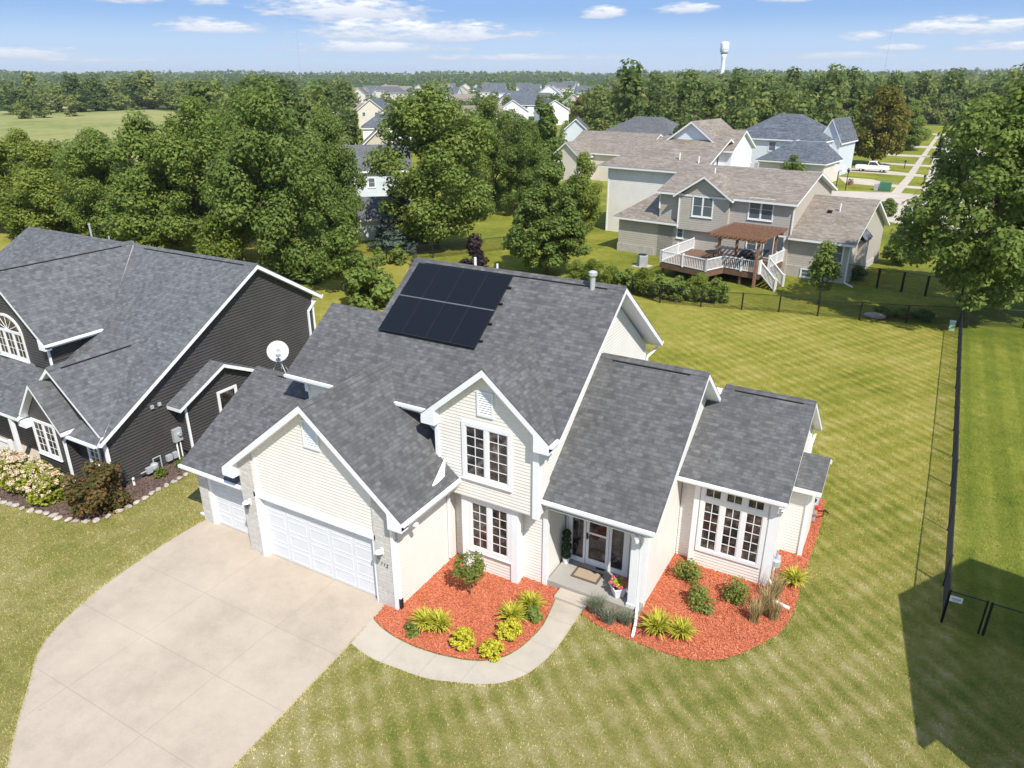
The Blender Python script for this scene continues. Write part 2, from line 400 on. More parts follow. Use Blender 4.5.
def garage_door(parent,x0,x1,y,z0,z1,cols,rows,local=False):
    m=MB(); m.box(x0,y,z0,x1,y+.05,z1)
    for r in range(rows):
        za=z0+(z1-z0)*r/rows; zb=z0+(z1-z0)*(r+1)/rows
        for c in range(cols):
            xa=x0+(x1-x0)*c/cols; xb=x0+(x1-x0)*(c+1)/cols; g=.07
            m.box(xa+g,y-.009,za+g,xb-g,y+.01,za+g+.04); m.box(xa+g,y-.009,zb-g-.04,xb-g,y+.01,zb-g)
            m.box(xa+g,y-.009,za+g+.04,xa+g+.04,y+.01,zb-g-.04); m.box(xb-g-.04,y-.009,za+g+.04,xb-g,y+.01,zb-g-.04)
        if r: m.box(x0,y-.004,za-.006,x1,y+.01,za+.006)
    return m.build('garage_door',MAT['doorwhite'],parent,local=local)
def gutter(mb,p,q):
    mb.bar(p,q,.11,.10)

# ------------------------------------------------------------------ the cream house
H=thing('cream_house','cream sided two storey house with charcoal roof, white garage doors and orange mulch beds','house',(-12,20,0))
EZ=5.74; EY=17.5; SL=.717; RY=22.45; RZ=EZ+SL*(RY-EY)
def fz(y): return EZ+SL*(y-EY)
# walls ------------------------------------------------
w=MB(); wall_x(w,-18.84,-16.5,[(17.95,0),(17.95,5.85),(20.25,7.45),(22.6,5.65),(22.6,0)]); w.build('wall',MAT['cream'],H)
w=MB(); wall_x(w,-16.5,-8.9,[(17.95,0),(17.95,5.85),(22.45,9.05),(26.6,5.9),(26.6,0)]); w.build('wall',MAT['cream'],H)
# dormer storey
DX,DZ,DY=-10.67,7.76,17.05; DE=5.80; DH=2.28
w=MB(); wall_y(w,17.35,18.1,[(-12.60,2.98),(-8.86,2.98),(-8.86,5.90),(-10.67,7.56),(-12.60,5.88)]); w.build('wall',MAT['cream'],H)
# ground floor bay
w=MB(); w.box(-11.80,17.55,0,-9.70,18.0,2.98); w.build('wall',MAT['cream'],H)
# garage
GX,GZ,GY,GE,GHW=-15.46,6.63,14.25,3.60,3.66
GEL,GHL=3.44,4.03
w=MB(); wall_y(w,14.76,18.2,[(-18.9,0),(-12.4,0),(-12.4,3.85),(-15.46,6.38),(-18.9,3.7)]); w.build('wall',MAT['cream'],H)
w=MB(); wall_y(w,14.56,14.758,[(-18.32,2.55),(-13.13,2.55),(-13.13,4.45),(-15.46,6.38),(-18.32,4.12)]); w.build('wall',MAT['cream'],H)
# stone piers
for x0,x1,z0,z1 in ((-18.97,-18.32,3.72,4.24),(-13.13,-12.39,4.52,3.92)):
    s=MB(); s.prism([(x0,14.50,0),(x1,14.50,0),(x1,14.50,z1),(x0,14.50,z0)],(0,.262,0)); s.build('stone_pier',MAT['stone'],H)
s=MB(); s.box(-21.97,14.96,0,-21.50,15.30,2.62); s.build('stone_pier',MAT['stone'],H)
# third garage
w=MB(); wall_x(w,-21.93,-18.9,[(15.17,0),(15.17,2.85),(18.7,4.9),(22.4,2.8),(22.4,0)]); w.build('wall',MAT['cream'],H)
# porch wing B and right wing C, bump out D
w=MB(); wall_x(w,-8.85,-5.62,[(19.45,0),(19.45,4.8),(22.0,6.82),(26.2,3.5),(26.2,0)]); w.build('wall',MAT['cream'],H)
w=MB(); w.prism([(-5.77,18.45,0),(-5.77,19.46,0),(-5.77,19.46,4.78),(-5.77,18.45,3.98)],(.15,0,0)); w.build('wall',MAT['cream'],H)
w=MB(); wall_x(w,-5.6,-2.42,[(21.78,0),(21.78,3.6),(24.65,5.45),(28.4,3.05),(28.4,0)])
w.build('wall',MAT['cream'],H)
w=MB(); w.box(-5.05,21.50,0,-2.46,21.9,3.45); w.build('wall',MAT['cream'],H)
w=MB(); wall_x(w,-2.5,-1.68,[(23.85,0),(23.85,2.95),(24.8,3.45),(25.75,2.95),(25.75,0)]); w.build('wall',MAT['cream'],H)
# roofs ------------------------------------------------
LY=20.25; LZ=fz(LY)
add_roof(H,[[(-19.4,EY,EZ),(-8.3,EY,EZ),(-8.3,RY,RZ),(-16.95,RY,RZ),(-16.95,LY,LZ),(-19.4,LY,LZ)],
            [(-16.95,RY,RZ),(-8.3,RY,RZ),(-8.3,26.95,EZ+.26),(-16.95,26.95,EZ+.26)],
            [(-19.4,LY,LZ),(-16.6,LY,LZ),(-16.6,2*LY-EY,EZ),(-19.4,2*LY-EY,EZ)]],MAT['shingle'])
add_roof(H,[[(DX,DY,DZ),(DX,20.4,DZ),(DX-DH-.05,17.6,DE),(DX-DH-.05,DY,DE)],[(DX,DY,DZ),(DX+DH,DY,DE),(DX+DH,17.9,DE),(DX,20.4,DZ)]],MAT['shingle'],.27)
gs=(GZ-GE)/GHW
yb=EY+(GZ-EZ)/SL
add_roof(H,[[(GX,GY,GZ),(GX,yb+.1,GZ),(GX-GHL,yb-3.2,GEL),(GX-GHL,GY,GEL)],
            [(GX,GY,GZ),(GX+GHW,GY,GE),(GX+GHW,17.36,GE),(GX+GHW-.62,17.36,GE+.62*gs),(-12.55,17.36,GZ-gs*(-12.55-GX)),(-12.62,17.90,GZ-gs*(-12.62-GX)),(GX+1.2,18.0,GZ-1.2*gs),(GX,yb+.1,GZ)]],MAT['shingle'],.28)
add_roof(H,[[(-22.32,14.6,2.6),(-18.7,14.6,2.6),(-18.7,18.7,5.04),(-22.32,18.7,5.04)],[(-22.32,18.7,5.04),(-18.7,18.7,5.04),(-18.7,22.8,2.6),(-22.32,22.8,2.6)]],MAT['shingle'])
add_roof(H,[[(-8.9,17.6,3.54),(-5.15,17.6,3.54),(-5.15,22.0,6.99),(-8.9,22.0,6.99)],[(-8.9,22.0,6.99),(-5.15,22.0,6.99),(-5.15,26.4,3.47),(-8.9,26.4,3.47)]],MAT['shingle'])
add_roof(H,[[(-5.66,21.17,3.50),(-2.1,21.17,3.50),(-2.1,24.65,5.62),(-5.17,24.65,5.62),(-5.17,24.3,5.407),(-5.66,23.95,5.194)],[(-5.17,24.65,5.62),(-2.1,24.65,5.62),(-2.1,28.9,2.85),(-5.17,28.9,2.85)]],MAT['shingle'],.19)
add_roof(H,[[(-2.6,23.5,2.92),(-1.36,23.5,2.92),(-1.36,24.8,3.6),(-2.6,24.8,3.6)],[(-2.6,24.8,3.6),(-1.36,24.8,3.6),(-1.36,26.05,2.95),(-2.6,26.05,2.95)]],MAT['shingle'])
# ridge caps and black bars standing in for the shadow gap of the ridge vents
def ridge_line(p,q,vent=None,sl=SL):
    p=Vector(p);q=Vector(q); m=chevron(p,q,sl); m.build('ridge_cap',MAT['shingle'],H)
    if vent:
        v=MB(); d=(q-p); a=p+d*vent[0]; b=p+d*vent[1]
        v.bar(a+Vector((0,-.17,-.17*sl+.012)),b+Vector((0,-.17,-.17*sl+.012)),.04,.04); v.build('ridge_vent',MAT['black'],H)
ridge_line((-16.9,RY,RZ),(-8.32,RY,RZ),(.06,.93))
ridge_line((DX,DY+.02,DZ),(DX,20.2,DZ),None,.86); ridge_line((GX,GY+.02,GZ),(GX,yb,GZ),None,.82)
ridge_line((-8.85,22.0,6.99),(-5.18,22.0,6.99),(.12,.85),.8)
ridge_line((-5.15,24.65,5.62),(-2.12,24.65,5.62),(.12,.88),.62)
ridge_line((-22.3,18.7,5.04),(-19.2,18.7,5.04),(.42,.9),.6)
# cornice returns on the front gables
def ret(xe,sx,y,z,sl):  # boxed return filling the foot of a rake
    m=MB(); m.prism([(xe,y-.02,z-.12),(xe,y-.02,z-.34),(xe+sx*.52,y-.02,z-.34),(xe+sx*.52,y-.02,z-.24+.52*sl)],(0,.34,0)); m.build('cornice_return',MAT['white'],H)
ret(GX-GHL,1,GY,GEL,gs); ret(GX+GHW,-1,GY,GE,gs)
ret(DX-DH-.05,1,DY,DE,.86); ret(DX+DH,-1,DY,DE,.86)
# gutters + downspouts
g=MB()
for p,q in (((-19.4,EY-.05,EZ-.06),(-17.1,EY-.05,EZ-.06)),((-14.9,EY-.05,EZ-.06),(-13.0,EY-.05,EZ-.06)),
            ((GX+GHW+.05,GY,GE-.07),(GX+GHW+.05,17.34,GE-.07)),((-22.32,14.55,2.53),(-19.1,14.55,2.53)),
            ((-8.86,17.56,3.48),(-5.17,17.56,3.48)),((-5.62,21.13,3.45),(-2.12,21.13,3.45)),((DX+DH+.05,DY,DE-.07),(DX+DH+.05,17.85,DE-.07)),
            ((-8.3,27.0,EZ+.2),(-16.9,27.0,EZ+.2)),((-2.12,28.95,2.78),(-5.4,28.95,2.78))):
    gutter(g,p,q)
build_split(g,'gutter',MAT['vinyl'],H)
def spout(pts,m='vinyl'):
    d=MB()
    for a,b in zip(pts[:-1],pts[1:]): d.bar(a,b,.085,.075)
    return d.build('downspout',MAT[m],H)
spout([(-12.0,17.2,3.2),(-12.32,17.45,2.85),(-12.34,17.45,.2)])
o=MB(); o.bar((-12.33,14.62,2.6),(-12.33,14.62,.35),.09,.08); o.build('downspout',MAT['vinyl'],H)
o=MB(); o.box(-12.39,14.56,.0,-12.27,14.68,.42); o.build('drain_boot',MAT['black'],H)
spout([(-5.35,17.6,3.32),(-5.69,18.1,2.95),(-5.69,18.12,.40),(-5.50,17.5,.16),(-5.40,16.98,.08)])
spout([(-2.25,21.2,3.2),(-2.36,21.52,2.8),(-2.36,21.52,.3),(-2.1,21.35,.1)])
spout([(-8.5,26.95,5.75),(-8.8,26.64,5.35),(-8.8,26.64,.2)])
spout([(-2.3,28.7,2.6),(-2.34,28.42,2.3),(-2.34,28.42,.2)])
# trim boards
t=MB()
def cb(x,y,z0,z1,s=.10): t.box(x-s/2,y-s/2,z0,x+s/2,y+s/2,z1)
cb(-18.83,17.94,5.0,5.5,.14); cb(-12.59,17.36,3.9,5.72,.13); cb(-8.93,17.36,2.96,5.72,.20)
t.box(-11.83,17.49,0,-11.60,17.7,2.98); t.box(-9.92,17.49,0,-9.67,17.7,2.98)
t.box(-8.96,17.90,.0,-8.80,18.06,3.35); t.box(-5.79,18.40,.0,-5.59,18.56,3.9)
t.box(-5.08,21.46,0,-4.90,21.6,3.4); t.box(-2.62,21.46,0,-2.40,21.66,3.4); t.box(-1.80,23.80,0,-1.655,23.95,3.0)
t.box(-2.46,28.30,0,-2.38,28.44,3.0); t.box(-8.95,26.5,0,-8.87,26.64,5.8)
t.box(-12.46,14.47,0,-12.36,14.60,3.2)
build_split(t,'corner_board',MAT['white'],H)
t=MB(); t.box(-18.40,14.50,2.43,-13.08,14.60,2.61); t.box(-18.32,14.47,0,-18.18,14.75,2.43); t.box(-13.22,14.52,0,-13.13,14.75,2.43); t.box(-18.2,14.53,2.66,-18.1,14.6,4.1)
t.build('door_casing',MAT['white'],H)
t=MB(); t.box(-21.50,15.02,2.18,-18.98,15.2,2.62); t.box(-21.50,15.02,0,-21.36,15.2,2.18); t.build('door_casing',MAT['white'],H)
garage_door(H,-18.18,-13.22,14.69,.03,2.45,5,4)
garage_door(H,-21.36,-18.97,15.12,.03,2.18,3,4)
# soffit panel under the dormer overhang, white flashing where garage roof dies into the dormer wall
t=MB(); t.prism([(-12.05,16.20,3.83),(-12.05,16.86,3.92),(-12.33,17.33,4.20)],(.03,0,-.08)); t.build('flashing',MAT['white'],H)
# gable louvres
def louvre(x0,x1,y,z0,z1):
    m=MB(); c=.07
    m.box(x0,y-.05,z0,x0+c,y+.02,z1); m.box(x1-c,y-.05,z0,x1,y+.02,z1); m.box(x0+c,y-.05,z0,x1-c,y+.02,z0+c); m.box(x0+c,y-.05,z1-c,x1-c,y+.02,z1)
    k=int((z1-z0-2*c)/.075)
    for i in range(k):
        z=z0+c+(z1-z0-2*c)*(i+.1)/k
        m.prism([(x0+c,y-.042,z),(x0+c,y-.002,z+.06),(x0+c,y+.008,z+.06),(x0+c,y-.03,z)],(x1-x0-2*c,0,0))
    return m.build('gable_louvre',MAT['vinyl'],H)
louvre(-15.72,-15.06,14.56,5.02,5.98); louvre(-11.03,-10.44,17.35,6.05,6.90)
# windows
U=(1,0,0); N=(0,-1,0)
add_window(H,(-11.62,17.35,3.72),U,N,1.82,2.02,2,5,2,.13,.14)
add_window(H,(-11.60,17.55,.80),U,N,1.68,2.06,2,5,2,.15,.16)
# three-light window of the right wing with transoms
def triple():
    P=Vector((-4.86,21.50,.66)); W=2.18; Ht=2.68; m=MB(); pn=MB(); g=MB(); c=.13; mu=.15; n=N
    sw=(W-2*c-2*mu)/3
    m.obox(P,U,n,0,c,-.02,.05,0,Ht); m.obox(P,U,n,W-c,W,-.02,.05,0,Ht); m.obox(P,U,n,c,W-c,-.02,.05,0,.13); m.obox(P,U,n,c,W-c,-.02,.05,Ht-.1,Ht); m.obox(P,U,n,c,W-c,-.02,.046,1.98,2.16)
    for i in range(3):
        a=c+i*(sw+mu)
        if i<2: m.obox(P,U,n,a+sw,a+sw+mu,-.02,.043,.13,Ht-.1)
        for z0,z1,rows in ((.13,1.98,5),(2.16,Ht-.1,1)):
            s=.035
            for p0,p1,q0,q1 in ((a,a+s,z0,z1),(a+sw-s,a+sw,z0,z1),(a+s,a+sw-s,z0,z0+s),(a+s,a+sw-s,z1-s,z1)): m.obox(P,U,n,p0,p1,-.02,.03,q0,q1)
            pn.obox(P,U,n,a+s,a+sw-s,-.02,.008,z0+s,z1-s)
            xm=a+sw/2; g.obox(P,U,n,xm-.013,xm+.013,0,.02,z0+s,z1-s)
            for k in range(1,rows):
                zz=z0+s+(z1-z0-2*s)*k/rows; g.obox(P,U,n,a+s,a+sw-s,0,.017,zz-.013,zz+.013)
    wo=m.build('window',MAT['vinyl'],H); pn.build('pane',MAT['glass'],wo); g.build('grille',MAT['vinyl'],wo)
triple()
# porch -------------------------------------------------
p=MB(); p.box(-8.80,17.96,0,-5.66,19.44,.25); p.box(-5.66,17.98,0,-5.58,18.40,.245); p.build('porch_floor',MAT['porch'],H,bevel=.015)
p=MB(); p.box(-8.30,17.45,0,-7.18,17.955,.135); p.build('porch_step',MAT['pale'],H,bevel=.02)
p=MB(); p.box(-8.78,17.9,3.02,-5.60,19.44,3.06); p.build('porch_ceiling',MAT['white'],H)
p=MB(); p.box(-6.0,18.02,.25,-5.74,18.28,3.05); p.box(-6.03,17.99,.25,-5.71,18.31,.37); p.box(-6.03,17.99,2.86,-5.71,18.31,3.02); p.build('porch_column',MAT['vinyl'],H)
# entry: casing, two sidelights and a storm door
Y=19.45
e=MB()
for x0,x1 in ((-8.72,-8.58),(-8.16,-8.08),(-7.22,-7.14),(-6.72,-6.52)): e.box(x0,Y-.07,.25,x1,Y+.02,2.42)
e.box(-8.72,Y-.075,2.42,-6.52,Y+.02,2.6); e.box(-8.58,Y-.06,.25,-8.16,Y+.02,.42); e.box(-7.14,Y-.06,.25,-6.72,Y+.02,.42); e.build('entry_frame',MAT['vinyl'],H)
for x0,x1 in ((-8.58,-8.16),(-7.14,-6.72)):
    e=MB(); e.box(x0,Y-.02,.42,x1,Y+.02,2.42); e.build('sidelight',MAT['glass'],H)
d=MB(); x0,x1=-8.06,-7.24
for a,b,c0,c1 in ((x0,x0+.10,.27,2.40),(x1-.10,x1,.27,2.40),(x0+.1,x1-.1,.27,.50),(x0+.1,x1-.1,2.30,2.40),(x0+.1,x1-.1,1.50,1.57)): d.box(a,Y-.065,c0,b,Y+.0,c1)
dr=d.build('front_door',MAT['vinyl'],H)
d=MB(); d.box(x0+.1,Y-.035,.50,x1-.1,Y-.01,1.50); d.box(x0+.1,Y-.035,1.57,x1-.1,Y-.01,2.30); d.build('pane',MAT['glass'],dr)
d=MB(); d.box(x0+.02,Y-.10,1.28,x0+.07,Y-.066,1.52); d.bar((x0+.045,Y-.12,1.4),(x0+.16,Y-.12,1.4),.03,.03); d.build('handle',MAT['iron'],dr)
d=MB(); d.box(-7.62,Y-.16,.25,-7.32,Y-.075,.275); d.build('door_sweep',MAT['black'],H)
# lamps beside the garage doors
for x in (-18.63,-12.82):
    l=MB(); l.box(x-.05,14.47,2.02,x+.05,14.50,2.26); l.bar((x,14.47,2.20),(x,14.36,2.24),.03,.03)
    lm=l.build('wall_lamp',MAT['vinyl'],H)
    l=MB(); l.lathe([(.02,.16),(.12,.10),(.135,.06),(.13,.05),(.03,.12)],(x,14.33,2.12),14); l.build('lamp_shade',MAT['vinyl'],lm,smooth=True)
    l=MB(); l.lathe([(.05,-.14),(.075,-.02),(.06,.08)],(x,14.33,2.10),10); l.build('lantern',MAT['glass'],lm)
# house number: three small dark numerals on the right stone pier
cu=bpy.data.curves.new('house_number','FONT'); cu.body='112'; cu.size=.17; cu.extrude=.006; cu.space_character=1.25
no=bpy.data.objects.new('house_number',cu); COL.objects.link(no); no.location=(-12.93,14.49,1.62); no.rotation_euler=(R(90),R(14),0); bpy.context.view_layer.update(); nm=bpy.data.meshes.new_from_object(no.evaluated_get(bpy.context.evaluated_depsgraph_get())); nm.materials.clear(); nm.materials.append(MAT['iron']); n2=bpy.data.objects.new('house_number',nm); COL.objects.link(n2); n2.location=no.location; n2.rotation_euler=no.rotation_euler; bpy.data.objects.remove(no); adopt(n2,H)
# eave light on porch corner, roof pipe, plumbing vents
l=MB(); l.box(-5.80,17.66,3.06,-5.68,17.80,3.16); l.lathe([(.06,0),(.07,.1),(.05,.16)],(-5.74,17.72,2.92),10); l.build('flood_light',MAT['vinyl'],H)
l=MB(); l.lathe([(.06,0),(.06,.05),(.06,.1)],(-2.3,21.3,3.05),10); l.build('flood_light',MAT['vinyl'],H)
pz=fz(22.3)
l=MB(); l.lathe([(.09,-.1),(.09,.40),(.15,.41),(.15,.52),(.08,.56)],(-9.45,22.25,pz),14); l.build('flue_pipe',MAT['galv'],H,smooth=False)
l=MB(); l.lathe([(.05,-.1),(.05,.28)],(-14.35,22.62,RZ),10); l.build('vent_pipe',MAT['vinyl'],H)
l=MB(); l.lathe([(.04,-.1),(.04,.15)],(-13.4,22.62,RZ),10); l.build('vent_pipe',MAT['vinyl'],H)
# dryer hood / soffit vents on the right garage wall
l=MB(); l.box(-11.98,15.0,3.02,-11.84,15.14,3.12); l.build('soffit_vent',MAT['vinyl'],H)

# ------------------------------------------------------------------ solar array (rests on the roof)
S=thing('solar_array','black array of eight solar panels tilted on the charcoal roof','solar panels',(-14.6,21,8.2))
nrm=Vector((0,-SL,1)).normalized(); up=Vector((0,1,SL)).normalized(); off=nrm*.13
x0s,x1s=-16.58,-12.46; W4=(x1s-x0s)/4; s0=Vector((0,19.58,fz(19.58))); Ls=(Vector((0,22.20,fz(22.20)))-s0).length; LH=(Ls-.03)/2
rl=MB()
for k in (.35,1.1,LH+.4,LH+1.15):
    q=s0+up*k+nrm*.06; rl.bar((x0s-.06,q.y,q.z),(x1s+.12,q.y,q.z),.05,.07,up=nrm)
rl.build('mounting_rail',MAT['iron'],S)
for r in range(2):
    for c in range(4):
        a=s0+up*(r*(LH+.03))+off; xa=x0s+c*W4+.006; xb=xa+W4-.012
        m=MB(); P=[Vector((xa,a.y,a.z)),Vector((xb,a.y,a.z))]
        quad=[P[0],P[1],P[1]+up*LH,P[0]+up*LH]; m.prism(quad,-nrm*.04)
        pn=m.build('solar_panel',MAT['iron'],S)
        i=.018; ce=MB(); e=nrm*.004
        ce.prism([P[0]+Vector((i,0,0))+up*i+e,P[1]-Vector((i,0,0))+up*i+e,P[1]-Vector((i,0,0))+up*(LH-i)+e,P[0]+Vector((i,0,0))+up*(LH-i)+e],-nrm*.02)
        ce.build('cell_sheet',MAT['solar'],pn)
m=MB(); q=s0+up*(LH+.015)+off+nrm*.012; m.bar((x0s,q.y,q.z),(x1s,q.y,q.z),.05,.012,up=nrm); m.build('middle_rail',plain('dark_grey_metal',(.10,.11,.12),.5,.3),S)
q=s0+off+nrm*.0; m=MB(); m.bar((x0s,q.y-.01,q.z),(x1s,q.y-.01,q.z),.02,.045,up=nrm); m.build('edge_rail',MAT['iron'],S)

# satellite dish on the third garage ridge
D=thing('satellite_dish','pale grey satellite dish on a small tripod behind the garage ridge','satellite dish',(-21.55,19.3,4.66))
m=MB(); c=Vector((-21.62,19.25,5.63)); ax=Vector((.62,-.62,.45)).normalized(); a=ax.orthogonal().normalized(); b=ax.cross(a)
prof=[(0.0,-.07),(.18,-.055),(.33,-.02),(.43,.03)]
n=24; base=len(m.v)
for r,z in prof:
    for k in range(n):
        tt=2*math.pi*k/n; m.v.append(tuple(c+ax*z+(a*math.cos(tt)+b*math.sin(tt)*1.0)*max(r,.001)))
for i in range(3):
    for k in range(n): m.f.append([base+i*n+k,base+i*n+(k+1)%n,base+(i+1)*n+(k+1)%n,base+(i+1)*n+k]); m.m.append(0)
ds=m.build('dish',plain('dull_grey_paint',(.50,.52,.53),.6,.2,.05),D,smooth=True); sm=ds.modifiers.new('s','SOLIDIFY'); sm.thickness=.02
m=MB(); e=c-Vector((0,0,.42))+ax*.05; tip=c+ax*.45-Vector((0,0,.25)); m.bar(e,tip,.03,.03); m.box(tip.x-.07,tip.y-.05,tip.z-.04,tip.x+.07,tip.y+.09,tip.z+.07); m.build('feed_arm',MAT['grey'],D)
m=MB(); m.tube([c-ax*.08,c-ax*.12-Vector((0,0,.35)),(-21.6,19.35,4.85)],.03,8)
for q in ((-21.95,19.15,4.75),(-21.25,19.2,4.72),(-21.6,19.8,4.4)): m.tube([c-ax*.12-Vector((0,0,.25)),q],.018,6)
m.build('mast',MAT['galv'],D)
# ------------------------------------------------------------------ ground
EXPOSURE=.45
def ground_h(x,y):
    r=math.hypot(x,y); a=math.degrees(math.atan2(x,y))
    t=min(1,max(0,(r-420)/2200)); side=min(1,max(0,(a+50)/45))
    k=t*t*(3-2*t)
    h=k*(26+2*math.sin(a*.35)+1.5*math.sin(a*.9+1))
    t2=min(1,max(0,(r-260)/420)); h=max(h,side*7*t2*t2*(3-2*t2))
    return h
def ground_mesh():
    rs=[0]+list(np.geomspace(40,9000,46)); na=96; m=MB()
    for r in rs[1:]:
        for k in range(na):
            t=2*math.pi*k/na; x,y=r*math.sin(t),r*math.cos(t); m.v.append((x,y,ground_h(x,y)))
    c=len(m.v); m.v.append((0,0,0))
    for k in range(na): m.f.append([c,k,(k+1)%na]); m.m.append(0)
    for i in range(len(rs)-2):
        for k in range(na):
            k2=(k+1)%na; m.f.append([i*na+k,(i+1)*na+k,(i+1)*na+k2,i*na+k2]); m.m.append(0 if rs[i+2]<330 else 1)
    o=m.build('ground',[MAT['grass'],MAT['far']],smooth=True); tag(o,'sunlit mown grass running back to wooded far countryside','ground',kind='structure'); return o
ground_mesh()
def sheet(name,poly,z,mat,label,cat,kind='structure',th=0):
    m=MB()
    if th: m.prism([(x,y,z-th) for x,y in poly],(0,0,th))
    else: m.face([(x,y,z) for x,y in poly])
    o=m.build(name,mat)
    if not th and o.data.polygons[0].normal.z<0: o.data.flip_normals()
    return tag(o,label,cat,kind=kind)
def smooth_poly(pts,n=6):
    out=[]; k=len(pts)
    for i in range(k):
        p0,p1,p2,p3=[Vector(pts[(i+j-1)%k]) for j in range(4)]
        for s in range(n):
            t=s/n; q=.5*((2*p1)+(p2-p0)*t+(2*p0-5*p1+4*p2-p3)*t*t+(3*p1-p0-3*p2+p3)*t**3); out.append((q.x,q.y))
    return out
DRIVE=[(-22.0,15.08),(-22.08,14.8),(-22.05,13.2),(-21.95,12.15),(-21.75,10.7),(-21.4,9.44),(-21.15,8.75),(-20.87,8.19),(-20.3,7.55),(-19.64,7.05),(-18.5,6.1),(-17.54,5.39),(-15.5,3.8),(-15.5,-2),(-12.2,-2),(-12.38,7.87),(-12.69,12.55),(-12.86,14.5),(-13.1,14.72),(-18.96,14.72),(-18.96,15.13),(-21.5,15.13)]
sheet('driveway',DRIVE,.012,MAT['drive'],'wide pale concrete driveway in front of the white garage doors','driveway')
def smooth_open(pts,n=6):
    out=[]
    for i in range(len(pts)-1):
        p=[Vector(pts[min(max(i+j-1,0),len(pts)-1)]) for j in range(4)]
        for s in range(n):
            t=s/n; q=.5*((2*p[1])+(p[2]-p[0])*t+(2*p[0]-5*p[1]+4*p[2]-p[3])*t*t+(3*p[1]-p[0]-3*p[2]+p[3])*t**3); out.append((q.x,q.y))
    return out+[tuple(pts[-1])]
wk=smooth_open([(-12.72,12.62),(-11.8,12.45),(-10.81,12.50),(-9.9,12.6),(-9.2,12.85),(-8.5,13.15),(-7.98,13.50),(-7.55,14.05),(-7.32,14.75),(-7.22,15.5),(-7.22,16.2),(-7.25,17.46)])+smooth_open([(-8.24,17.46),(-8.12,16.84),(-8.02,16.1),(-8.08,15.41),(-8.2,14.85),(-8.42,14.38),(-8.9,13.93),(-9.5,13.68),(-10.2,13.52),(-11.0,13.44),(-11.7,13.48),(-12.3,13.6),(-12.84,13.80)])
sheet('walkway',wk,.022,MAT['walk'],'curved pale concrete walkway from the driveway to the porch step','walkway')
BEDS=[]
def mulch_bed(name,poly,z,mat,label,chips,kind='structure'):
    BEDS.append(poly)
    m=MB(); m.face([(x,y,z) for x,y in poly])
    P=[Vector(p) for p in poly]; xs=[p[0] for p in poly]; ys=[p[1] for p in poly]; c=0; rr=random.Random(3)
    def inside(x,y):
        r=False; j=len(poly)-1
        for i in range(len(poly)):
            if (poly[i][1]>y)!=(poly[j][1]>y) and x<(poly[j][0]-poly[i][0])*(y-poly[i][1])/(poly[j][1]-poly[i][1])+poly[i][0]: r=not r
            j=i
        return r
    while c<chips:
        x=rr.uniform(min(xs),max(xs)); y=rr.uniform(min(ys),max(ys))
        if not inside(x,y): continue
        a=rr.uniform(0,6.28); l=rr.uniform(.02,.06); wd_=rr.uniform(.007,.016); d=Vector((math.cos(a),math.sin(a),rr.uniform(-.25,.35))).normalized(); s=Vector((-d.y,d.x,rr.uniform(-.4,.4))).normalized()
        q=Vector((x,y,z+.012+rr.uniform(0,.02))); m.face([q-d*l-s*wd_,q+d*l-s*wd_,q+d*l+s*wd_,q-d*l+s*wd_]); c+=1
    o=m.build(name,mat,recalc=False); return tag(o,label,'mulch bed',kind=kind)
mulch_bed('mulch_bed',[(-12.40,14.52),(-12.86,14.48),(-12.80,13.84),(-12.3,13.62),(-11.7,13.50),(-11.0,13.47),(-10.2,13.55),(-9.5,13.71),(-8.9,13.96),(-8.44,14.41),(-8.23,14.86),(-8.11,15.41),(-8.05,16.1),(-8.15,16.84),(-8.27,17.55),(-8.30,17.97),(-12.40,17.97)],.032,MAT['mulch'],'orange red mulch bed between the garage wall and the curved walkway',12000)
mulch_bed('mulch_bed',[(-7.18,17.97),(-7.18,17.2),(-6.6,17.0),(-6.0,16.92),(-5.3,16.88),(-4.6,16.86),(-3.9,16.92),(-3.3,17.1),(-2.75,17.5),(-2.35,18.0),(-1.9,18.75),(-1.55,19.45),(-1.40,20.3),(-1.36,21.2),(-1.42,22.4),(-1.38,24.0),(-1.35,26.0),(-1.45,28.2),(-2.45,28.2),(-2.45,21.9),(-5.64,21.9),(-5.64,18.4),(-5.66,17.97)],.030,MAT['mulch'],'orange red mulch bed wrapping the right wing of the cream house',16000)
mulch_bed('mulch_bed',[(-36,12.6),(-33,11.6),(-30.6,11.85),(-29.2,12.0),(-28.3,12.15),(-27.2,12.3),(-26.1,12.55),(-25.6,13.1),(-25.5,14.3),(-25.7,16.8),(-26.0,19.8),(-27.1,19.8),(-27.0,14.5),(-33,14.9),(-36,15)],.03,MAT['mulch_brown'],'brown mulch bed along the dark grey house',2500)
# ------------------------------------------------------------------ foliage
def leaf_mesh(name,C,Nn,L,Wd,mat,seed):
    r=np.random.default_rng(seed); n=len(C)
    t=r.normal(size=(n,3)); Nn=Nn/np.linalg.norm(Nn,axis=1,keepdims=True)
    a=np.cross(Nn,t); a/=np.linalg.norm(a,axis=1,keepdims=True)+1e-9; b=np.cross(Nn,a)
    L=np.asarray(L).reshape(-1,1)*np.ones((n,1)); Wd=np.asarray(Wd).reshape(-1,1)*np.ones((n,1))
    fold=Nn*(.25*Wd)
    V=np.stack([C-a*L,C-b*Wd+fold,C+a*L,C+b*Wd+fold],1).reshape(-1,3)
    me=bpy.data.meshes.new(name); me.vertices.add(4*n); me.vertices.foreach_set('co',V.ravel())
    me.loops.add(4*n); me.loops.foreach_set('vertex_index',np.arange(4*n)); me.polygons.add(n)
    me.polygons.foreach_set('loop_start',np.arange(0,4*n,4)); me.polygons.foreach_set('loop_total',np.full(n,4))
    me.update(calc_edges=True); me.validate(); me.materials.append(mat); return me
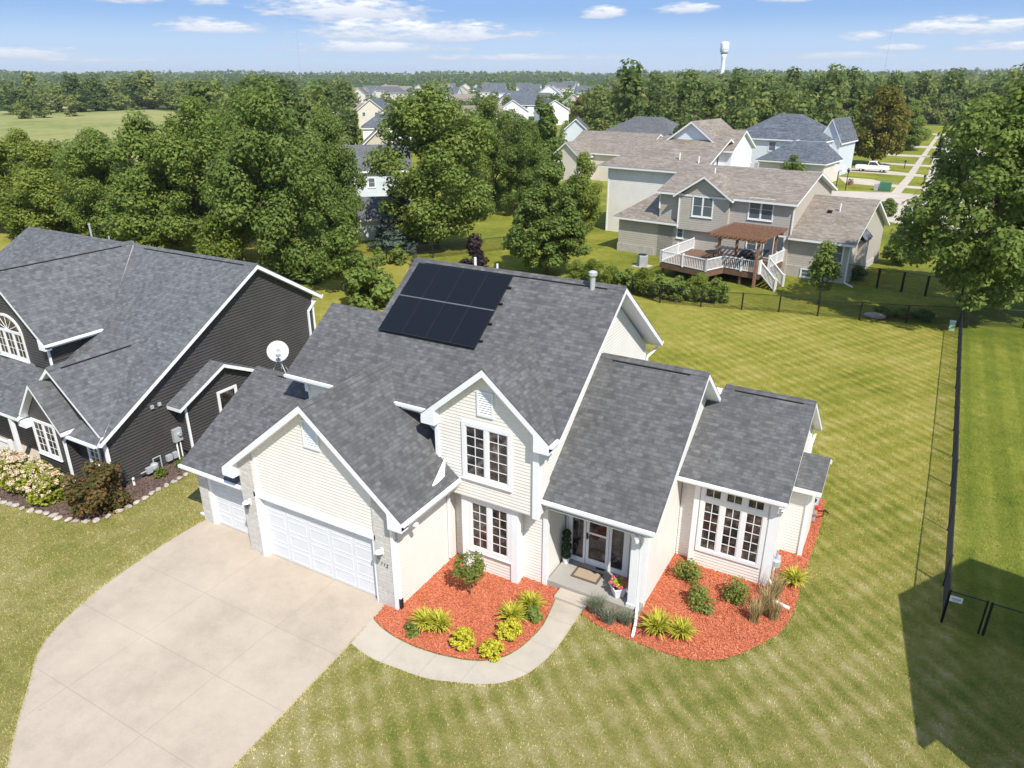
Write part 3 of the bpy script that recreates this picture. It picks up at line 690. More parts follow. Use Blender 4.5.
def clumps(H,W,z0,prof,nc,rc,seed,shell=.55):
    r=np.random.default_rng(seed); out=[]
    tt=np.linspace(0,1,200); p=np.array([prof(t) for t in tt]); cdf=np.cumsum(p+.05); cdf/=cdf[-1]
    for i in range(nc):
        t=np.interp(r.random(),cdf,tt); a=r.random()*6.283; R0=prof(t)*W/2
        q=(shell+(1-shell)*r.random()**.7) if r.random()<.8 else r.random()*.6
        rad=rc*W*(.7+.6*r.random()); q*=max(0,R0-rad*.55)
        out.append((q*math.cos(a),q*math.sin(a),z0+t*(H-z0),rad))
    return np.array(out)
def crown_points(cl,n,seed,flat=.8,shell=.55):
    r=np.random.default_rng(seed); w=cl[:,3]**2; idx=r.choice(len(cl),n,p=w/w.sum())
    d=r.normal(size=(n,3)); d/=np.linalg.norm(d,axis=1,keepdims=True)
    rr=cl[idx,3]*(shell+(1.08-shell)*r.random(n)); off=d*rr[:,None]; off[:,2]*=flat
    C=cl[idx,:3]+off
    Nn=d*.75+r.normal(size=(n,3))*.38+np.array([.12,-.1,.55])
    return C,Nn
def ell(b=.0):                       # rounded crown, widest a little below the middle
    return lambda t: max(0,(1-abs((t-.42)/.58 if t>.42 else (t-.42)/.50)**2.2))**.62
def egg(t): return max(0,min(1,(t+.04)/.22))**.6*max(0,1-t)**.62*1.18
def cone(t): return max(0,1-t)**.85*min(1,(t+.05)/.08)
def trunk_mesh(H,W,z0,seed,r0=None,limbs=7,lean=0):
    rr=random.Random(seed); m=MB(); r0=r0 or H*.017
    pts=[Vector((0,0,-.15))]; k=5
    for i in range(1,k+1): pts.append(Vector((rr.uniform(-.1,.1)*H*.05+lean*i/k,rr.uniform(-.1,.1)*H*.05,H*.78*i/k)))
    m.tube(pts,[r0*1.35]+[r0*(1-.17*i) for i in range(1,k+1)],8)
    for i in range(limbs):
        a=6.283*i/limbs+rr.uniform(-.4,.4); h=z0*.8+(H*.55-z0*.8)*rr.random(); L=W*.36*rr.uniform(.7,1.1)
        p=Vector((0,0,h)); q=p+Vector((math.cos(a)*L*.5,math.sin(a)*L*.5,L*.45)); e=p+Vector((math.cos(a)*L,math.sin(a)*L,L*.75))
        m.tube([p,q,e],[r0*.5,r0*.33,r0*.12],6)
    return m
PROTO_AT=0
def tree_proto(name,label,cat,H,W,z0,prof,nc,rc,nl,leaf,mat,seed,trunk=True,flat=.8,shell=.5,lean=0,asp=.6):
    root=thing(name,label,cat)
    cl=clumps(H,W,z0,prof,nc,rc,seed,shell); C,Nn=crown_points(cl,nl,seed+1,flat)
    if lean: C[:,0]+=lean*(C[:,2]-z0)/(H-z0)
    C[:,2]=np.maximum(C[:,2],.03)
    r=np.random.default_rng(seed+5); s=leaf*(.7+.6*r.random(nl))
    me=leaf_mesh('crown',C,Nn,s,s*asp,mat,seed+2)
    if trunk:
        trunk_mesh(H,W,z0,seed,lean=lean*.6).build('trunk',MAT['bark'],root,local=True,smooth=True)
    o=bpy.data.objects.new('crown',me); COL.objects.link(o); o.parent=root
    root['pw']=W; root['ph']=H
    return root
def place(proto,x,y,h,w,label=None,group=None,rz=None,first=[set()],cat=None,z=0):
    if proto.name not in first[0]: first[0].add(proto.name); o=proto
    else: o=copy_tree(proto)
    o.location=(x,y,z); o.rotation_euler=(0,0,rng.random()*6.28 if rz is None else rz); s=w/proto['pw']; o.scale=(s,s,h/proto['ph'])
    if label: o['label']=label
    if group: o['group']=group
    if cat: o['category']=cat
    return o
T={}
T['maple']=tree_proto('maple_tree','x','tree',15,11.5,1.9,ell(),80,.12,34000,.165,LEAF['green'],11)
T['bigmaple']=tree_proto('maple_tree','x','tree',15,11.5,2.3,ell(),95,.10,30000,.17,LEAF['green'],17)
T['maple2']=tree_proto('maple_tree','x','tree',15,11,1.6,ell(),76,.12,34000,.165,LEAF['deep'],27)
T['maple3']=tree_proto('leafy_tree','x','tree',13,9,1.3,egg,60,.14,24000,.165,LEAF['green'],35)
T['lime']=tree_proto('leafy_tree','x','tree',10.5,7.5,.8,ell(),50,.15,18000,.155,LEAF['lime'],43)
T['limebush']=tree_proto('small_tree','x','tree',5.3,5.2,.3,ell(),34,.17,9000,.135,LEAF['lime'],51)
T['pear']=tree_proto('pear_tree','x','tree',9.1,7.2,1.0,egg,260,.07,34000,.125,LEAF['deep'],63)
T['column']=tree_proto('column_tree','x','tree',13,5.6,.8,egg,45,.19,5000,.30,LEAF['deep'],71)
T['autumn']=tree_proto('maple_tree','x','tree',12,11,1.5,ell(),70,.12,9000,.28,LEAF['autumn'],83)
T['young']=tree_proto('young_tree','x','tree',6.0,4,1.2,egg,34,.16,4200,.14,LEAF['green'],95)
T['sapling']=tree_proto('young_tree','x','tree',5,2.7,.9,egg,22,.19,2200,.12,LEAF['green'],101)
T['spruce']=tree_proto('spruce_tree','x','tree',6.8,6.0,.3,cone,80,.10,8000,.16,LEAF['blue'],111,flat=.35,asp=.3)
T['minispruce']=tree_proto('dwarf_spruce','x','tree',2.5,.95,.05,cone,30,.16,1600,.07,LEAF['blue'],121,asp=.3)
T['conifer']=tree_proto('conifer_tree','x','tree',4.6,3.0,.1,cone,40,.14,1800,.22,LEAF['conifer'],131,asp=.35)
T['bush']=tree_proto('bush','x','bush',2.2,2.4,.05,ell(),26,.19,2600,.13,LEAF['green'],141,trunk=False)
T['deepbush']=tree_proto('bush','x','bush',2.2,2.4,.05,ell(),26,.19,2600,.13,LEAF['deep'],147,trunk=False)
T['purple']=tree_proto('purple_leaf_bush','x','bush',3.7,2.7,.1,egg,36,.17,3800,.15,LEAF['purple'],151,trunk=False)
W_=[tree_proto('wood_tree','x','tree',13,10,1.0,(ell(),egg,ell(),egg)[i],26,.18,1500,.52,LEAF['wood'],200+10*i) for i in range(4)]
for (x,y,h,w,k,lb) in [
 (-42.4,59.6,15.1,12.8,'maple','broad tall maple with bare pale trunk standing in mown grass beyond the black fence'),
 (-48.6,52.2,12.8,6.4,'maple2','dark tree filling the belt just left of the gap with the pale blue houses'),
 (-46.6,43.2,15.0,9.8,'maple2','dense dark maple at the right end of the tree belt behind the dark grey house'),
 (-56.1,44.8,14.0,10.2,'maple','full green maple in the middle of the tree belt behind the dark grey house'),
 (-60.6,53.8,14.8,8.4,'maple2','tall deep green tree rising behind the middle of the tree belt'),
 (-54.3,57.3,13.3,6.6,'maple3','narrower tree beside the gap where pale blue houses show'),
 (-62.6,43.1,13.0,9.0,'maple3','leafy tree left of the full maple in the tree belt'),
 (-69.9,42.9,11.2,8.4,'maple','rounded green tree above the ridge of the dark grey house'),
 (-68.5,51.5,12.0,7.6,'maple3','taller tree set back in the left half of the tree belt'),
 (-76.2,47.4,10.6,7.0,'maple2','dark tree at the back of the tree belt below the dry meadow'),
 (-88.2,50.2,9.2,6.8,'maple3','back row tree below the dry meadow left of the dark one'),
 (-51.1,85.5,13.1,10.1,'maple','shady maple on the far lawn right of the tall bare trunked maple'),
 (-49.7,77.3,11.1,6.4,'maple3','mid green tree tucked behind the right side of the broad maple'),
 (-44.3,80.4,11.3,6.8,'maple2','dark tree left of the narrow column tree'),
 (-48.9,91.7,10.5,6.3,'maple3','smaller tree behind the dark one by the column tree'),
 (-11.6,163.8,13.9,11.3,'autumn','large street maple turning yellow and red beside the white pickup'),
 (-7.9,202.9,11.0,9.5,'maple3','street tree behind the large turning maple along the pavement'),
 (3.4,56.6,15.4,11.4,'bigmaple','maple with dark trunk at the corner where the black fences meet'),
 (8.8,61.0,18.2,12.5,'bigmaple','big spreading maple cut off by the right edge of the picture'),
 (-79.0,43.3,9.4,8.0,'lime','yellow green tree over the left ridge of the dark grey house'),
 (-87.2,43.7,9.3,7.4,'lime','yellow green tree second from the left edge of the picture'),
 (-93.0,45.2,9.6,7.2,'lime','yellow green tree at the very left edge of the picture'),
 (-96.8,50.7,9.6,6.4,'lime','small yellow green tree behind the pair at the left edge'),
 (-61.9,41.6,5.3,5.6,'limebush','low bushy tree in front of the belt above the grey vent pipe'),
 (-70.8,42.4,5.0,5.9,'limebush','low light green tree in front of the belt behind the left roof ridge'),
 (-81.9,42.9,5.1,7.4,'limebush','wide low light green tree at the left end of the tree belt'),
 (-49.0,39.5,5.6,4.9,'limebush','light green small tree just beyond the gable of the dark grey house'),
 (-33.0,74.3,8.0,4.4,'lime','slender yellow green tree beside the tall blank cream wall'),
 (-35.2,75.7,5.2,4.0,'limebush','bright bushy small tree left of the tall blank cream wall'),
 (-39.6,42.7,6.3,4.3,'young','young rounded tree with its shadow on the back lawn beyond the dark grey house'),
 (-51.6,101.5,13.0,5.8,'column','tall narrow dark column shaped tree left of the tan roofs'),
 (-27.8,55.3,9.3,7.4,'pear','dense egg shaped pear tree beyond the solar roof ridge'),
 (-106.2,242.0,11.1,14.0,'autumn','round maple with reddish crown above the tan roofs'),
 (-45.1,56.9,6.8,6.6,'spruce','blue green spruce with drooping lower boughs under the broad maple'),
 (-39.2,51.7,2.5,.95,'minispruce','small pointed blue spruce just above the solar panels'),
 (-31.9,50.3,3.8,2.8,'purple','purple leaved bush behind the roof ridge right of the solar panels'),
 (-.7,185.5,4.4,3.2,'conifer','conical evergreen between the pavement and the far street'),
 (-6.0,57.5,5.0,2.7,'sapling','young upright tree in front of the right wing of the greige house'),
 (-1.9,74.2,2.2,2.6,'deepbush','round dark bush beside the right gable of the greige house'),
 (-34.8,40.4,3.4,3.9,'bush','large rounded bush beyond the left end of the cream house roof'),
 (-41.4,52.2,1.7,1.7,'bush','small round bush beside the fence post under the spruce'),
 (-42.6,50.9,1.6,1.3,'bush','smaller bush left of the small round one by the fence'),
 (-43.6,46.6,1.4,3.2,'bush','low spreading bush at the fence below the tree belt'),
 (-44.2,43.4,1.5,3.6,'deepbush','dark low bush by the fence at the gable of the dark grey house'),
 (-20.0,124.5,4.6,5.0,'young','small tree in front of the white house with slate roof'),
 (-4.5,102.0,1.9,2.2,'deepbush','bush on the lawn behind the right gable of the greige house'),
 (-4.3,66.9,1.0,1.7,'deepbush','low dark bush at the foot of the right gable end'),
 (-28.1,144.8,3.2,5.0,'limebush','pale green bush at the left corner of the white slate roofed house'),
 ]:
    place(T[k],x,y,h,w,lb)
au=tree_proto('bush','rusty red bush in front of the white slate roofed house','bush',3.4,4.2,.05,ell(),24,.2,1500,.2,leaf_mat('leaves_rusty',(.06,.045,.015),(.20,.07,.03),(.30,.13,.05)),161,trunk=False); place(au,-24.0,139,3.2,4.4)
# hedge of bushes along the back fence
hx=[(-24.6,54.3),(-23.0,54.2),(-21.4,54.2),(-19.9,54.0),(-18.4,53.6),(-17.0,53.4),(-15.6,53.5),(-14.2,53.9),(-12.9,54.4)]
hl=['leftmost hedge shrub under the pear tree','hedge shrub second from the pear tree','rounded hedge shrub behind the flue pipe','hedge shrub right of the flue pipe','hedge shrub left of the deck corner','bright topped hedge shrub below the white railing','hedge shrub in the middle below the deck','hedge shrub below the pergola post','rightmost hedge shrub beside the fence']
for i,(x,y) in enumerate(hx): place(T['limebush' if i in (0,1,2,4,7) else 'bush'],x,y,1.7+.3*(i%3==1),2.1,hl[i],'hedge shrubs along the back fence',cat='shrub')
# bed by the corner of the fences
for i,(x,y,w) in enumerate([(-1.6,56.6,1.4),(-.4,56.9,1.3),(.9,57.2,1.5)]): place(T['bush'],x,y,.7,w,['low plant beside the pale boulder in the far corner bed','low plant in the middle of the far corner bed','bright low plant by the dark maple trunk'][i],'plants in the far corner bed',cat='plant')

# ------------------------------------------------------------------ woods behind: single trees up to 330 m, one mass beyond
FARH=[]
def clear_far(x,y):
    a=math.degrees(math.atan2(x,y)); d=math.hypot(x,y)
    if -18<x<11 and y<272: return False
    if y<150 and x>-40: return False
    if d<128: return False
    if a<-51.5 and 140<d<560: return False
    for hx_,hy_,hr in FARH:
        if math.hypot(x-hx_,y-hy_)<hr: return False
        # keep the line of sight to the nearer houses a little open
        hd=math.hypot(hx_,hy_); ha=math.degrees(math.atan2(hx_,hy_))
        if hd-(75 if a<-30 else 34)<d<hd and abs(a-ha)<math.degrees(math.atan2(hr*.55,hd)): return False
    return True
# ------------------------------------------------------------------ simple distant houses
def far_house(name,label,x,y,rz,w,d,eave,ridge,wall,roof,kind='gable',axis='x',wins=(),z=0,extra=None,door=False):
    h=thing(name,label,'house',(x,y,z),R(rz)); FARH.append((x,y,max(w,d)*.62))
    m=MB(); o=.4; hw,hd=w/2,d/2; th=.25
    if kind=='gable':
        if axis=='x': wall_x(m,-hw,hw,[(-hd,-3),(-hd,eave),(0,ridge-.15),(hd,eave),(hd,-3)])
        else: wall_y(m,-hd,hd,[(-hw,-3),(-hw,eave),(0,ridge-.15),(hw,eave),(hw,-3)])
    else: m.box(-hw,-hd,-3,hw,hd,eave)
    m.build('wall',MAT[wall],h,local=True)
    sl=(ridge-eave)/(hd if axis=='x' else hw); ez=eave-sl*o
    if kind=='gable':
        if axis=='x': pl=[[(-hw-o,-hd-o,ez),(hw+o,-hd-o,ez),(hw+o,0,ridge),(-hw-o,0,ridge)],[(-hw-o,0,ridge),(hw+o,0,ridge),(hw+o,hd+o,ez),(-hw-o,hd+o,ez)]]
        else: pl=[[(-hw-o,-hd-o,ez),(0,-hd-o,ridge),(0,hd+o,ridge),(-hw-o,hd+o,ez)],[(0,-hd-o,ridge),(hw+o,-hd-o,ez),(hw+o,hd+o,ez),(0,hd+o,ridge)]]
    else:
        a=max(.5,hw-hd) if axis=='x' else 0; b=0 if axis=='x' else max(.5,hd-hw); A=(-hw-o,-hd-o,ez);B=(hw+o,-hd-o,ez);Cc=(hw+o,hd+o,ez);Dd=(-hw-o,hd+o,ez); P=(-a,-b,ridge);Q=(a,b,ridge)
        if axis=='x': pl=[[A,B,Q,P],[B,Cc,Q],[Cc,Dd,P,Q],[Dd,A,P]]
        else: pl=[[A,B,P],[B,Cc,Q,P],[Cc,Dd,Q],[Dd,A,P,Q]]
    add_roof(h,pl,MAT[roof],th,local=True)
    for (u0,z0,ww,hh) in wins: add_window(h,(u0,-hd,z0),(1,0,0),(0,-1,0),ww,hh,1,2,1,.09,.08,local=True,pane='blinds')
    if door:
        q=MB(); q.box(-.5,-hd-.06,0,.5,-hd+.02,2.1); q.build('door',MAT['white'],h,local=True)
    return h
def wing(h,x0,x1,y0,y1,eave,ridge,wall,roof,axis,front=True):
    m=MB(); o=.35; cx=(x0+x1)/2; cy=(y0+y1)/2
    if axis=='y':
        wall_y(m,y0,y1,[(x0,-2),(x0,eave),(cx,ridge-.15),(x1,eave),(x1,-2)]); s=(ridge-eave)/((x1-x0)/2); e=eave-s*o
        pl=[[(x0-o,y0-o,e),(cx,y0-o,ridge),(cx,y1+o,ridge),(x0-o,y1+o,e)],[(cx,y0-o,ridge),(x1+o,y0-o,e),(x1+o,y1+o,e),(cx,y1+o,ridge)]]
    else:
        wall_x(m,x0,x1,[(y0,-2),(y0,eave),(cy,ridge-.15),(y1,eave),(y1,-2)]); s=(ridge-eave)/((y1-y0)/2); e=eave-s*o
        pl=[[(x0-o,y0-o,e),(x1+o,y0-o,e),(x1+o,cy,ridge),(x0-o,cy,ridge)],[(x0-o,cy,ridge),(x1+o,cy,ridge),(x1+o,y1+o,e),(x0-o,y1+o,e)]]
    m.build('wall',MAT[wall],h,local=True); add_roof(h,pl,MAT[roof],.25,local=True)
far_house('house','beige gabled house with brown roof seen end on in the gap between trees',-103,126,38,7.5,13,3.0,6.3,'tansiding','shingle_tan',axis='y',wins=[(-1,1.2,1.1,1.2)])
far_house('house','house with slate blue hipped roof and white porch in the gap between trees',-134.5,168,40,13,9,3.6,6.8,'whitesiding','shingle_slate','hip',wins=[(-4,.8,1.3,1.5),(-1,.3,1.6,2.1),(2.5,.8,1.3,1.5)])
far_house('house','cream two storey house with grey roof above the slate blue one',-170,207,25,9,13,6.0,9.4,'beige','shingle_slate',axis='y',wins=[(-3,3.9,1.2,1.4),(1.2,3.9,1.2,1.4),(-1,1,1.6,1.5)])
far_house('house','small brick gabled house half hidden by trees left of the slate roof',-182,200,40,7,10,3.4,6.4,'tansiding','shingle_slate',axis='y')
far_house('shed','small pale green shed with grey roof beyond the young tree',-51.5,61.0,40,4.4,3.6,2.6,4.2,'whitesiding','shingle_left',axis='x')
e2=far_house('house','pale blue sided house with one window glimpsed between two maples',-65.5,79,40,8.5,8,5.0,7.6,'bluesiding','shingle_left',axis='x',wins=[(-1.2,2.6,1.0,1.3),(1.3,.6,1.0,1.3)])
far_house('house','white house with dark grey roof in the far row left of the column tree',-166,300,30,13,10,5.2,9.0,'whitesiding','shingle_slate',wins=[(-4,3.4,1.3,1.5),(2.4,3.4,1.3,1.5)])
far_house('house','white house with steep slate roof nearest in the far row',-148,262,32,12,10,4.2,8.2,'whitesiding','shingle_slate',axis='y',wins=[(-2,1.2,1.3,1.5)])
far_house('house','pale grey roofed house at the left end of the far row',-189,330,35,11,10,5.0,9.2,'beige','shingle_left',axis='y',wins=[(-1,3.4,1.3,1.5)])
far_house('house','house with tan gable and grey roof far behind the column tree',-91,158,30,10,9,5.4,8.6,'beige','shingle_left',axis='y',wins=[(-1,3.4,1.2,1.4)])
far_house('house','orange brown gabled house behind the far row',-151.9,326,25,10,9,5.4,9.2,'tansiding','shingle_tan',axis='y')
far_house('house','white house with pale roof among far trees beyond the row',-214,424,25,14,11,6.0,11,'whitesiding','shingle_left',axis='y',z=1)
far_house('house','grey hipped roof just showing above the reddish maple',-172,428,20,20,12,4.6,9.2,'beige','shingle_slate','hip',z=2)
tn=far_house('house','ranch house with broad tan roof behind the tall cream wall',-47.5,121,-8,14,11,4.6,7.4,'beige','shingle_tan',wins=[(-6,2.0,1.2,1.5)])
wing(tn,-7.0,-2.0,-9.5,-2,4.2,6.2,'beige','shingle_tan','y'); wing(tn,8,13,-5,4,4.4,7.0,'beige','shingle_tan','x')
far_house('house','tan house with grey hipped roof behind the ranch house',-52,148,-12,18,12,5.2,8.6,'beige','shingle_left','hip')
far_house('house','house with narrow grey gable beside the reddish maple',-76.3,166,22,6,10,4.6,7.2,'bluesiding','shingle_left',axis='y')
far_house('farmhouse','low brown roofed farmhouse beyond the dry meadow',-438,256,58,18,9,3.2,5.6,'tansiding','shingle_tan',wins=[(-6,1,1.5,1.4),(2,1,1.5,1.4)])
far_house('house','small white house with grey roof at the right end of the dry meadow',-395,335,48,12,10,4.2,8.0,'whitesiding','shingle_left',axis='x')
far_house('house','reddish roofed house just past the left tree belt',-121,63,30,11,9,3.4,6.0,'tansiding','shingle_tan')
far_house('house','white house showing in pieces behind the middle of the tree belt',-78,62,45,16,9,4.6,8.2,'whitesiding','shingle_left',axis='y')
far_house('house','pale house peeping out of the far wood at the right',29,690,0,12,10,9,14,'whitesiding','shingle_left',axis='y',z=6)
far_house('commercial_building','long low white building on the far horizon centre',-300,900,-18,60,25,9,10,'whitesiding','pale_roof' if 'pale_roof' in MAT else 'shingle_left','hip',z=6)
# white house with the slate roof (R4)
r4=far_house('house','white sided house with slate hipped roof and attached garage behind the greige house',-24.5,143,-8,16,12,6.3,9.9,'whitesiding','shingle_slate','hip',wins=[(-7,4.2,1.3,1.7),(-1.2,4.0,1.3,1.7)])
wing(r4,6,9.5,-2,8,6.2,9.4,'bluesiding','shingle_slate','y')
g4=MB(); g4.box(.5,-15,-1,11,-6.2,3.6); g4.build('wall',MAT['beige'],r4,local=True)
add_roof(r4,[[(.1,-15.4,3.4),(11.4,-15.4,3.4),(9.2,-9.5,6.2),(4,-9.5,6.2)],[(.1,-15.4,3.4),(4,-9.5,6.2),(4,-5.9,6.2),(.1,-5.9,3.6)],[(11.4,-15.4,3.4),(11.4,-5.9,3.4),(9.2,-9.5,6.2)],[(4,-9.5,6.2),(9.2,-9.5,6.2),(11.4,-5.9,3.4),(4,-5.9,3.6)]],MAT['shingle_slate'],local=True)

# ------------------------------------------------------------------ the greige house with deck behind
G=thing('greige_house','greige sided split level house with tan roof, white trim and a deck','house',(-26.2,67.6,0),R(-8))
FARH.append((-16,68,14))
def gw(m,mat='greige'): return m.build('wall',MAT[mat],G,local=True)
m=MB(); m.box(0,0,-.6,5.8,9,3.3); gw(m)
m=MB(); wall_x(m,4.2,16.4,[(0,-.6),(0,6.1),(5.5,7.9),(11,6.0),(11,-.6)]); gw(m)
m=MB(); wall_y(m,-.35,3,[(6.3,2.9),(6.3,5.9),(8.55,7.6),(11.0,5.85),(11.0,2.9)]); gw(m)
m=MB(); wall_x(m,16.35,21.4,[(.15,-.6),(.15,3.4),(5.6,6.0),(11.2,3.3),(11.2,-.6)]); gw(m)
m=MB(); m.box(-.06,-.05,-.6,3.9,.05,.75); m.build('foundation',MAT['found'],G,local=True)
m=MB(); m.box(16.4,.08,-.6,21.45,.2,.95); m.box(21.35,.1,-.6,21.46,11.2,.6); m.build('foundation',MAT['found'],G,local=True)
ts=MAT['shingle_tan']
sm=(8.1-6.1)/5.9
add_roof(G,[[(4.0,-.4,6.1),(16.8,-.4,6.1),(16.8,5.5,8.1),(4.0,5.5,8.1)],[(4.0,5.5,8.1),(16.8,5.5,8.1),(16.8,11.4,6.1),(4.0,11.4,6.1)]],ts,local=True)
add_roof(G,[[(8.6,-.75,7.8),(8.6,4.8,7.8),(5.8,1.0,5.95),(5.8,-.75,5.95)],[(8.6,-.75,7.8),(11.4,-.75,5.95),(11.4,1.0,5.95),(8.6,4.8,7.8)]],ts,local=True)
add_roof(G,[[(-.5,-.45,3.35),(6.35,-.45,3.35),(6.35,2.6,5.5),(2.6,2.6,5.5)],[(-.5,-.45,3.35),(2.6,2.6,5.5),(2.6,6.4,5.5),(-.5,9.4,3.35)],[(2.6,2.6,5.5),(6.35,2.6,5.5),(6.35,6.4,5.5),(2.6,6.4,5.5)]],ts,local=True)
add_roof(G,[[(16.4,-.35,3.35),(21.8,-.35,3.35),(21.8,5.6,6.2),(16.4,5.6,6.2)],[(16.4,5.6,6.2),(21.8,5.6,6.2),(21.8,11.6,3.35),(16.4,11.6,3.35)]],ts,local=True)
for (P,w_,h_,sash) in (((7.55,-.35,4.15),2.0,1.95,2),((12.6,0,4.4),2.2,1.85,2),((19.85,.15,1.6),1.05,1.7,1),((6.1,0,1.95),.72,1.15,1),((17.7,.08,.05),1.0,.75,1),((12.75,0,1.7),1.0,1.2,1)):
    add_window(G,P,(1,0,0),(0,-1,0),w_,h_,1,2,sash,.09,.10,local=True,pane='blinds')
m=MB(); m.box(14.3,-.06,1.25,16.1,.02,3.3); dd=m.build('patio_door',MAT['vinyl'],G,local=True)
m=MB(); m.box(14.42,-.075,1.35,15.15,-.06,3.2); m.box(15.25,-.075,1.35,15.98,-.06,3.2); m.build('pane',MAT['blinds'],dd,local=True)
m=MB(); m.box(21.4,2.2,3.15,21.95,4.2,3.3); m.prism([(21.4,2.1,3.9),(22.0,2.1,3.3),(22.0,4.3,3.3),(21.4,4.3,3.9)],(0,0,.06)); m.build('bay_roof',MAT['shingle_slate'],G,local=True)
m=MB(); m.box(21.4,2.4,-.2,21.85,4.0,3.15); m.build('bay_wall',MAT['greige'],G,local=True)
m=MB()
for (p,q) in (((16.5,-.05,6.0),(16.5,-.05,3.5)),((4.2,-.05,6.0),(4.2,-.05,4.5)),((21.35,.05,3.2),(21.35,.05,.1)),((21.35,.0,.12),(22.2,-.7,.05)),((6.3,-.4,5.8),(6.3,-.4,3.0))): m.bar(p,q,.09,.09)
build_split(m,'downspout',MAT['white'],G,local=True)
m=MB(); m.lathe([(.06,0),(.06,.9)],(8.0,3.0,7.2),8); m.build('vent_pipe',MAT['white'],G,local=True)
m=MB(); m.lathe([(.06,0),(.06,.7)],(19.2,3.6,5.2),8); m.build('vent_pipe',MAT['white'],G,local=True)
m=MB(); m.box(18.3,3.2,5.0,18.65,3.5,5.3); m.build('roof_vent',MAT['black'],G,local=True)
m=MB(); m.box(10.5,6,8.0,10.8,6.4,8.5); m.build('roof_vent',MAT['galv'],G,local=True)
# deck
K=thing('wooden_deck','raised brown deck with white baluster railing and stairs behind the greige house','deck',(-26.2,67.6,0),R(-8))
DZ0=1.15; DPTS=[(7.9,-.02),(7.9,-6.6),(12.4,-7.5),(13.0,-5.3),(16.1,-5.6),(16.1,-.02)]
m=MB(); m.prism([(x,y,DZ0-.06) for x,y in DPTS],(0,0,.06)); m.build('deck_floor',MAT['deckwood'],K,local=True)
m=MB()
for a,b in zip(DPTS[:-1],DPTS[1:]): m.bar((*a,DZ0-.25),(*b,DZ0-.25),.08,.36)
m.build('rim_board',MAT['deckwood'],K,local=True)
for (x,y) in ((8.1,-6.4),(12.2,-7.2),(8.1,-3),(14.5,-5.3)):
    m=MB(); m.box(x-.09,y-.09,-1.0,x+.09,y+.09,DZ0-.06); m.build('deck_post',MAT['deckwood'],K,local=True)
def railing(m,a,b,z0,z1a=None,h=1.0):
    z1a=z0 if z1a is None else z1a; A=Vector((*a,z0));B=Vector((*b,z1a)); L=(B-A).length; k=max(2,int(L/.16)); Z=Vector((0,0,1))
    m.bar(A+Z*h,B+Z*h,.10,.07); m.bar(A+Z*.12,B+Z*.12,.06,.07)
    for i in range(1,k): p=A+(B-A)*i/k; m.bar(p+Z*.12,p+Z*h,.045,.045)
    for p in (A,B): m.bar(p,p+Z*(h+.15),.14,.14)
    if L>3: p=(A+B)/2; m.bar(p,p+Z*(h+.15),.14,.14)
for a,b in zip(DPTS[:-1],DPTS[1:]):
    if a==(16.1,-5.6): a=(16.1,-3.4)
    m=MB(); railing(m,a,b,DZ0); m.build('railing',MAT['vinyl'],K,local=True)
for yy in (-5.5,-3.6):
    m=MB(); railing(m,(16.15,yy),(17.6,yy-.25),DZ0,-.1); m.build('railing',MAT['vinyl'],K,local=True)
m=MB()
for i in range(6): m.box(16.15+.25*i,-5.5,DZ0-.2-.2*i-.05,16.42+.25*i,-3.7,DZ0-.2-.2*i)
m.build('stair_treads',MAT['deckwood'],K,local=True)
PG=thing('pergola','brown timber pergola with slatted top standing over the deck','pergola',(-26.2,67.6,0),R(-8))
for (x,y) in ((12.55,-5.6),(15.85,-5.75),(12.55,-1.6),(15.85,-1.6)):
    m=MB(); m.box(x-.1,y-.1,-.7 if y<-5 else DZ0,x+.1,y+.1,3.85); m.build('post',MAT['cedar'],PG,local=True)
m=MB()
for y in (-5.7,-1.6): m.bar((12.0,y,3.8),(16.4,y,3.8),.09,.26)
m.build('beam',MAT['cedar'],PG,local=True)
m=MB()
for i in range(12): x=12.05+4.3*i/11; m.bar((x,-6.5,4.02),(x,-.9,4.02),.06,.2)
m.build('rafter',MAT['cedar'],PG,local=True)
m=MB()
for i in range(14): y=-6.4+5.4*i/13; m.bar((11.8,y,4.16),(16.6,y,4.16),.07,.05)
m.build('slat',MAT['cedar'],PG,local=True)
t=thing('patio_table','dark round patio table on the left part of the deck','table',(-15.6,63.0,DZ0))
m=MB(); m.lathe([(.75,.70),(.75,.74)],(0,0,0),20); m.build('tabletop',MAT['iron'],t,local=True)
m=MB(); m.lathe([(.3,0),(.05,.1),(.05,.7)],(0,0,0),10); m.build('pedestal',MAT['iron'],t,local=True)
t=thing('barbecue_grill','black covered barbecue grill under the pergola','grill',(-12.7,62.3,DZ0))
m=MB(); m.box(-.7,-.3,0,.7,.3,.85); m.build('cart',MAT['black'],t,local=True); m=MB(); m.lathe([(.62,.85),(.58,1.1),(.35,1.3),(.05,1.35)],(0,0,0),16); m.build('lid',MAT['black'],t,local=True)
t=thing('air_conditioner','grey louvred air conditioning unit beside the greige house foundation','air conditioner',(-21.75,62.4,0),R(-8))
m=MB(); m.lathe([(.52,.05),(.54,.12),(.54,.98),(.52,1.05)],(0,0,0),4); m.build('housing',MAT['galv'],t,local=True)
m=MB()
for i in range(12): z=.15+.065*i; m.lathe([(.56,z),(.57,z+.02)],(0,0,0),4)
m.build('grille',MAT['grey'],t,local=True); m=MB(); m.lathe([(.4,1.05),(.4,1.08),(.1,1.10)],(0,0,0),20); m.build('fan_guard',MAT['black'],t,local=True)
m=MB(); m.box(-.7,-.7,0,.7,.7,.05); m.build('pad',MAT['pale'],t,local=True)
